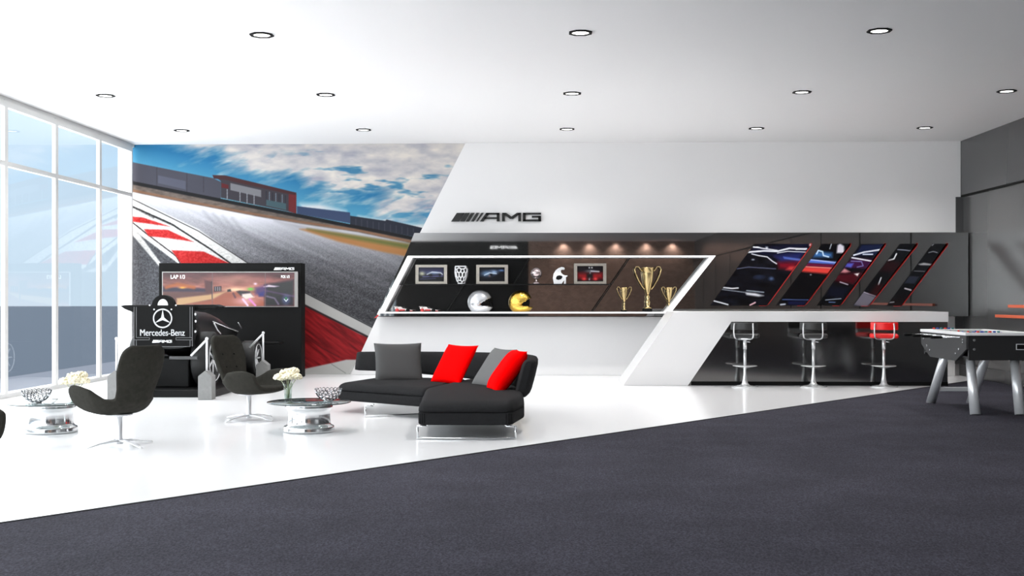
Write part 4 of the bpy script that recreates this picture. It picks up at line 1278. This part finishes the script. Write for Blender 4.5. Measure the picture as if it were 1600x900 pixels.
# trophies
def trophy(px, py_top, py_bot, label, plinth):
    x = dX(px); h = (py_bot - py_top) / PXM
    z0 = zlow
    r = thing('trophy_cup', label, 'trophy', (x, YD, z0), 0, 'gold trophy cups in the display')
    s = h; w_ = .82
    MB().lathe([(.0001, 0), (.115 * s * w_, 0), (.115 * s * w_, .07 * s), (.08 * s * w_, .075 * s), (.0001, .075 * s)], 28, cap=False, smooth=False).build('plinth', M_BLACKMATT, r)
    MB().lathe([(.0001, .076 * s), (.10 * s * w_, .076 * s), (.095 * s * w_, .10 * s), (.045 * s * w_, .12 * s), (.05 * s * w_, .17 * s), (.06 * s * w_, .21 * s), (.05 * s * w_, .26 * s), (.03 * s * w_, .29 * s), (.055 * s * w_, .33 * s), (.03 * s * w_, .38 * s), (.0001, .38 * s)], 28, cap=False).build('stem', M_TROPHY, r)
    MB().lathe([(.0001, .37 * s), (.035 * s * w_, .40 * s), (.07 * s * w_, .50 * s), (.125 * s * w_, .68 * s), (.15 * s * w_, .85 * s), (.158 * s * w_, .965 * s), (.168 * s * w_, .97 * s), (.168 * s * w_, .985 * s), (.15 * s * w_, .985 * s), (.135 * s * w_, .85 * s), (.05 * s * w_, .5 * s), (.0001, .46 * s)], 36, cap=False).build('cup', M_TROPHY, r)
    for sx_ in (-1, 1):
        pts_ = [(.15, .90), (.20, .94), (.25, 1.0), (.32, 1.0), (.355, .94), (.33, .85), (.25, .70), (.15, .56), (.085, .50)]
        MB().tube([(sx_ * a * s * w_, 0, b_ * s) for a, b_ in pts_], .013 * s, 8).build('handle', M_TROPHY, r)
trophy(1012.5, 417, 487.5, 'tall gold two-handled trophy cup in the middle of three', True)
trophy(975.5, 448.5, 487.5, 'small gold trophy cup, the one beside the slanted divider', True)
trophy(1045.5, 448.5, 487.5, 'small gold trophy cup, the one beside the lit slanted frame end', True)

# model racing cars
def model_car(px0, px1, label):
    x0, x1 = dX(px0), dX(px1); L = x1 - x0
    r = thing('model_car', label, 'model car', ((x0 + x1) / 2, YD - .05, zlow), 0, 'model racing cars')
    mr, mw = mat('model red', (176, 44, 44), .3), mat('model white', (226, 222, 220), .3)
    m = MB(); m.prism([(-L * .42, .03), (L * .5, .02), (L * .5, .032), (L * .1, .055), (-L * .05, .06), (-L * .12, .085), (-L * .3, .085), (-L * .42, .06)], (-.03, .03), at=lambda u, v, w: (u, w, v), bevel=.006); m.build('body', mw, r)
    m = MB(); m.box((-L * .2, -.06, .018), (L * .1, .06, .045), .008); m.build('side_pods', mr, r)
    m = MB(); m.box((-L * .5, -.06, .085), (-L * .34, .06, .094)); m.box((-L * .46, -.06, .05), (-L * .38, -.055, .094)); m.box((-L * .46, .055, .05), (-L * .38, .06, .094)); m.build('rear_wing', mw, r)
    m = MB(); m.box((L * .38, -.075, .012), (L * .5, .075, .02)); m.build('front_wing', mr, r)
    for xx in (-L * .33, L * .27):
        for sy_ in (-1, 1):
            m = MB(); m.lathe([(.012, -.016), (.030, -.014), (.030, .014), (.012, .016)], 20, (xx, sy_ * .062, .0305), 'Y'); m.build('wheel', mr if xx < 0 else M_BLACKMATT, r)
model_car(617, 645, 'red and white model racing car nearest the lit slanted frame')
model_car(656, 685, 'red and white model racing car, the one nearer the silver helmet')

# ================================================================== RACING SIMULATOR
YQ = 18.9
v0, v1 = onY(248, 411, YQ), onY(471, 591, YQ)
root = thing('screen_wall', 'tall black screen wall with a wide racing game display', 'display', ((v0.x + v1.x) / 2, YQ, 0))
MB().box((v0.x, YQ, .002), (v1.x, YQ + .30, v0.z), .01).build('cabinet', M_BLACKMATT, root, world=True)
b0, b1 = onY(254, 424.5, YQ), onY(466, 479.8, YQ)
MB().box((b0.x, YQ - .03, b1.z), (b1.x, YQ - .0005, b0.z), .004).build('bezel', mat('grey bezel', (140, 138, 136), .4), root, world=True)
X, Y = np.meshgrid(np.linspace(254.5, 460, 300), np.linspace(426, 478.6, 130))
C = Canvas(X, Y, (96, 66, 72))
def z7(*p): return [(240 + x_ / 6.667, 400 + y_ / 6.667) for x_, y_ in p]
n = fbm(X / 22, Y / 6, 4, 4)[..., None]
g = np.clip((Y - 426) / 22, 0, 1)[..., None]
C.img = (np.array((92, 58, 66)) * (1 - g) + np.array((186, 130, 118)) * g) * (.7 + .6 * n)
C.blob(z7((850, 240))[0], 40, 9, (214, 166, 150), .6)
C.poly(z7((90, 370), (600, 370), (600, 480), (90, 480)), (120, 84, 80), 3)
C.poly(z7((90, 320), (560, 340), (560, 375), (90, 370)), (66, 50, 84), 2)
C.line(z7((130, 330), (250, 295), (420, 330)), 5, (196, 120, 66), 4, .9); C.blob(z7((300, 330))[0], 6, 2, (255, 190, 90))
C.poly(z7((240, 440), (600, 400), (760, 370), (620, 450), (240, 520)), (214, 180, 140), 1.5)
C.poly(z7((530, 250), (610, 265), (610, 390), (540, 375)), (112, 72, 76), 1.5)
C.line(z7((605, 270), (612, 450)), 1.4, (66, 44, 50), 1)
C.poly(z7((630, 320), (705, 315), (705, 365), (630, 370)), (36, 30, 40), 1); 
for xx in (645, 668, 690): C.line(z7((xx, 325), (xx, 360)), 1.2, (190, 180, 190), 1)
C.poly(z7((240, 525), (620, 455), (770, 375), (900, 372), (1160, 480), (1160, 520)), (176, 110, 88), 2)
C.blob(z7((860, 350))[0], 18, 3.5, (255, 226, 190)); C.blob(z7((960, 470))[0], 20, 7, (240, 190, 200), .8)
C.poly(z7((770, 352), (800, 345), (808, 370), (770, 372)), (36, 24, 30), 1); C.poly(z7((865, 370), (895, 362), (1000, 370), (1040, 420), (930, 430)), (50, 34, 46), 1.5)
C.poly(z7((920, 395), (1010, 385), (1050, 430), (960, 450), (920, 425)), (246, 232, 226), 1.5)
C.line(z7((930, 450), (980, 515)), 3, (255, 220, 250), 2); C.line(z7((1000, 450), (1060, 515)), 3, (236, 160, 220), 2)
C.line(z7((830, 390), (850, 430)), 3, (120, 80, 90), 2)
C.poly(z7((1160, 300), (1460, 250), (1460, 520), (1160, 520)), (34, 26, 46), 3); C.poly(z7((1060, 330), (1180, 300), (1180, 400), (1060, 400)), (84, 64, 130), 3, .8)
C.blob(z7((1010, 345))[0], 5, 2.5, (120, 220, 90)); C.blob(z7((1060, 290))[0], 3, 2, (255, 230, 250)); C.poly(z7((1145, 322), (1200, 300), (1310, 315), (1260, 325)), (236, 224, 236), 1.2)
C.line(z7((1160, 360), (1460, 420)), 3, (110, 84, 120), 2, .8); C.line(z7((1180, 420), (1260, 440), (1300, 500)), 3, (150, 140, 160), 2, .8); C.poly(z7((1090, 390), (1150, 370), (1150, 420), (1100, 420)), (60, 60, 140), 2)
C.blob(z7((1380, 455))[0], 6.5, 7.5, (170, 190, 220)); C.blob(z7((1380, 455))[0], 4.6, 5.4, (24, 34, 66)); C.line(z7((1362, 450), (1380, 472), (1398, 450)), 1.6, (230, 240, 250), 1); C.blob(z7((1380, 440))[0], 1.6, 1.6, (80, 190, 110))
for xx in (612, 1163): C.line(z7((xx, 165), (xx, 525)), .8, (132, 116, 120), .6)
C.img = (C.img - 120) * 1.25 + 98
P = grid_onY(X, Y, YQ - .032)
print_mesh('screen', P, np.clip(C.img, 0, 255), print_mat('game screen', .25, .9), root)
def text_mesh(s, size, depth=.002):
    cu = bpy.data.curves.new('lettering', 'FONT'); cu.body = s; cu.size = size; cu.extrude = depth; cu.align_x = 'LEFT'
    o = bpy.data.objects.new('lettering', cu); COL.objects.link(o)
    bpy.context.view_layer.update()
    me = bpy.data.meshes.new_from_object(o.evaluated_get(bpy.context.evaluated_depsgraph_get()))
    bpy.data.objects.remove(o)
    t = bmesh.new(); t.from_mesh(me); bpy.data.meshes.remove(me)
    return t
def text(s, x, y, z, width, m_, parent, name, hscale=1.0, depth=.002):
    t = text_mesh(s, 1.0, depth)
    xs = [v.co.x for v in t.verts]; k = width / (max(xs) - min(xs)); x_min = min(xs)
    b_ = MB(); b_.merge(t, Matrix.Translation((x, y, z)) @ Matrix(((k, 0, 0, -x_min * k), (0, 0, -1, 0), (0, k * hscale, 0, 0), (0, 0, 0, 1))))
    return b_.build(name, m_, parent, world=True)
M_GLOWTXT = mat('screen lettering', (245, 245, 245), .4, emit=.8)
v = onY(268, 435.5, YQ); text('LAP 1/3', v.x, YQ - .035, v.z, onY(290, 0, YQ).x - v.x, M_GLOWTXT, root, 'screen_lettering', 1.15)
v = onY(440, 434.5, YQ); text('POS 1/3', v.x, YQ - .035, v.z, onY(453, 0, YQ).x - v.x, M_GLOWTXT, root, 'screen_lettering', 1.5)
v0_, v1_ = onY(428, 422, YQ), onY(460, 422, YQ)
b_ = sign_parts(None, None, v1_.x - v0_.x, .012, False)
for vv_ in b_.bm.verts: vv_.co.z *= 1.35
o = b_.build('logo_lettering', mat('white sign acrylic', (250, 250, 250), .4), root)
o.location = Vector((v0_.x, YQ - .001, v0_.z)) - root.location

# the cockpit in front of it
YN = 15.3
def cX(px): return onY(px, 500, YN).x
def cZ(py): return onY(250, py, YN).z
xa, xb = cX(209), cX(302.5); xm = cX(255.5)
root = thing('racing_simulator', 'black open-wheel racing car simulator with star emblem on its rear board', 'simulator', (xm, 16.6, 0))
plat = MB(); 
xpl, xpr = cX(205), onZ(332, 622).x
plat.prism([(xpl, 15.12), (xpr, 15.12), (xpr, 18.84), (xpl, 18.84)], (.002, .10), bevel=.01); plat.build('platform', M_BLACK, root, world=True)
MB().box((xa, YN, cZ(541)), (xb, YN + .05, cZ(478)), .004).build('rear_board', M_BLACKMATT, root, world=True)
M_LINE = mat('grey line', (110, 110, 112), .4)
# thin grey outlines on the board
m = MB()
def ln(x0, y0, x1, y1, w=.006):
    ax, az, bx, bz = cX(x0), cZ(y0), cX(x1), cZ(y1)
    m.box((min(ax, bx) - w / 2, YN - .003, min(az, bz) - w / 2), (max(ax, bx) + w / 2, YN - .0005, max(az, bz) + w / 2))
for a in ((213, 480, 213, 526.5), (297, 480, 297, 526.5), (209.5, 480, 209.5, 541), (300.5, 480, 300.5, 541), (213, 527.5, 233.5, 527.5), (275, 527.5, 300.5, 527.5), (209.5, 531, 233.5, 531), (275, 531, 300.5, 531), (233.5, 527.5, 233.5, 531), (275, 527.5, 275, 531), (213, 532, 213, 541), (297, 532, 297, 541), (213, 541.5, 297, 541.5)): ln(*a)
m.build('board_outline', M_LINE, root, world=True)
# star in ring
sc_x, sc_z = cX(254.5), cZ(497.5); Rr = (cX(269.5) - cX(239.5)) / 2
M_SLV = mat('silver emblem', (200, 202, 204), .3)
m = MB(); m.tube([(sc_x + math.cos(2 * PI * k / 48) * Rr * .94, YN - .008, sc_z + math.sin(2 * PI * k / 48) * Rr * .94) for k in range(48)], Rr * .075, 8, closed=True); m.build('emblem_ring', M_SLV, root, world=True)
m = MB()
for k in range(3):
    a = PI / 2 + k * 2 * PI / 3
    tip = (sc_x + math.cos(a) * Rr * .92, sc_z + math.sin(a) * Rr * .92)
    s1 = (sc_x + math.cos(a + 1.05) * Rr * .17, sc_z + math.sin(a + 1.05) * Rr * .17); s2_ = (sc_x + math.cos(a - 1.05) * Rr * .17, sc_z + math.sin(a - 1.05) * Rr * .17)
    prismY(m, [(sc_x, sc_z), s1, tip, s2_], YN - .012, YN - .001)
m.build('emblem_star', M_SLV, root, world=True)
text('Mercedes-Benz', cX(219.5), YN - .004, cZ(524.5), cX(289) - cX(219.5), M_SLV, root, 'board_lettering', 1.25, .012)
b_ = sign_parts(None, None, cX(269) - cX(238), .012, False)
for vv_ in b_.bm.verts: vv_.co.z *= 1.45
o = b_.build('logo_lettering', mat('white sign acrylic', (250, 250, 250), .4), root); o.location = Vector((cX(238), YN - .001, cZ(535.5))) - root.location
# head fairing above the board with pale opening
m = MB(); prismY(m, [(sc_x + math.cos(a) * .152, cZ(479) + math.sin(a) * .152 * 1.0) for a in [PI * k / 20 for k in range(21)]] + [(sc_x - .19, cZ(479)), (sc_x - .19, cZ(482)), (sc_x + .19, cZ(482)), (sc_x + .19, cZ(479))], YN + .002, YN + .10)
m.build('head_fairing', M_BLACKMATT, root, world=True)
m = MB(); prismY(m, [(sc_x + math.cos(a) * .068, cZ(477) + math.sin(a) * .082) for a in [PI * k / 16 for k in range(17)]], YN - .004, YN + .002); m.build('headrest', mat('pale headrest', (222, 222, 222), .5), root, world=True)
for px, py in ((234, 477), (275, 477), (241, 483.5), (268, 483.5)):
    MB().ball((cX(px), YN - .004, cZ(py)), .011, 2, (1, .6, 1)).build('fixing', M_STEEL, root, world=True)
# wing with drooping tip and car body running to the nose
wing = [(cX(183), cZ(478)), (cX(190), cZ(476.8)), (cX(330), cZ(476)), (cX(340), cZ(479)), (cX(330), cZ(482)), (cX(215), cZ(490.5)), (cX(203), cZ(488)), (cX(190), cZ(483))]
m = MB(); prismY(m, wing, YN + .11, YN + .40, .008); m.build('rear_wing', M_BLACK, root, world=True)
secs = [(15.42, .36, .62, 1.14), (15.9, .30, .50, 1.13), (16.5, .36, .46, 1.10), (17.0, .33, .50, 1.02), (17.5, .25, .56, .94), (18.0, .18, .62, .86), (18.45, .13, .68, .80)]
m = MB(); rings = []
for (y, hw, za, zb_) in secs:
    rings.append([m.bm.verts.new((xm + .02 + math.copysign(abs(math.cos(t)) ** .6, math.cos(t)) * hw, y, (za + zb_) / 2 + math.copysign(abs(math.sin(t)) ** .6, math.sin(t)) * (zb_ - za) / 2)) for t in [2 * PI * k / 20 for k in range(20)]])
for i in range(len(rings) - 1):
    for k in range(20):
        f = m.bm.faces.new((rings[i][k], rings[i][(k + 1) % 20], rings[i + 1][(k + 1) % 20], rings[i + 1][k])); f.smooth = True
m.bm.faces.new(rings[0]); m.bm.faces.new(list(reversed(rings[-1])))
m.build('car_body', mat('black car gloss', (8, 8, 8), .35, 0, 1.4), root, world=True)
MB().box((xm - .28, 15.5, .10), (xm + .28, 16.6, .5), .02).build('pedestal', M_BLACK, root, world=True)
MB().box((xm - .3, 16.7, .10), (xm + .26, 18.2, .55), .02).build('pedestal', M_BLACK, root, world=True)
MB().box((xm - .75, 18.3, .56), (xm + .85, 18.6, .60), .008).build('front_wing', M_BLACK, root, world=True)
for sgn in (-1, 1):
    for yy, rr, off_ in ((15.82, .37, .42), (17.9, .27, .50)):
        xx = xm + sgn * off_
        w = MB(); w.lathe([(rr * .62, -.11), (rr * .9, -.12), (rr, -.09), (rr, .09), (rr * .9, .12), (rr * .62, .11), (rr * .62, -.11)], 40, (xx, yy, .10 + rr), 'X', cap=False); w = w.build('wheel', mat('tyre', (18, 18, 18), .6), root, world=True)
        w2 = MB(); w2.tube([(xx + sgn * .122, yy + math.cos(2 * PI * k / 40) * rr * .80, .10 + rr + math.sin(2 * PI * k / 40) * rr * .80) for k in range(40)], .007, 6, closed=True)
        for k in range(7):
            a = 2 * PI * k / 7
            w2.tube([(xx + sgn * .09, yy + math.cos(a) * .03, .10 + rr + math.sin(a) * .03), (xx + sgn * .10, yy + math.cos(a) * rr * .64, .10 + rr + math.sin(a) * rr * .64)], .012, 6)
        w2.build('rim', M_STEEL, w, world=True)
def tb(p_, r_=.008): return MB().tube(p_, r_, 8)
tb([(xm + .46, 16.0, .97), (xm + .42, 16.9, .86), (xm + .33, 17.8, .78)]).build('side_rail', M_STEEL, root, world=True)
tb([(xm + .36, 17.7, .92), (xm + .28, 18.2, .82)]).build('side_rail', M_STEEL, root, world=True)
tb([(xm + .47, 16.0, .95), (xm + .50, 16.05, .86), (xm + .52, 16.15, .80)], .01).build('mirror_arm', M_STEEL, root, world=True)
for px, py in ((303, 491), (303.5, 502), (303, 518)):
    MB().ball((cX(px) + .01, YN + .03, cZ(py)), .014, 2, (1, 1, 1.4)).build('side_lamp', mat('white lamp cover', (235, 235, 235), .3), root, world=True)
MB().box((cX(262), YN + .06, cZ(562)), (cX(306), YN + .10, cZ(557)), .003).build('tail_bar', mat('tail grey', (60, 60, 61), .4), root, world=True)

# stanchions and ropes in front of the simulator
M_BLOCK = mat('grey concrete block', (122, 122, 121), .7, vary=(30, .06)); M_POST = mat('white post', (222, 223, 225), .3, .3)
def stanchion(px, py_base, sgn, label):
    v = onZ(px, py_base); k = F_PX / v.y; w = 21 / 119.0 / 2
    r = thing('barrier_post', label, 'barrier post', (v.x, v.y + .09, 0), 0, 'barrier posts round the simulator')
    m = MB(); prismY(m, [(-w, .002), (w, .002), (w, .30), (0.0, .37), (-w, .30)], -w, w, .004); m.build('base', M_BLOCK, r)
    MB().tube([(0, 0, .34), (0, 0, .765)], .014, 14).build('pole', M_POST, r)
    MB().ball((0, 0, .775), .022, 2).build('cap', M_POST, r)
    MB().tube([(0, 0, .765), (sgn * .21, .02, .555)], .014, 10).build('arm', M_POST, r)
    return r
s1_ = stanchion(178, 625, 1, 'barrier post with grey block base, nearest the windows')
s2_ = stanchion(320, 625, -1, 'barrier post with grey block base, in front of the simulator wheel')
s3_ = stanchion(409, 602, -1, 'barrier post with grey block base behind the tufted chair')
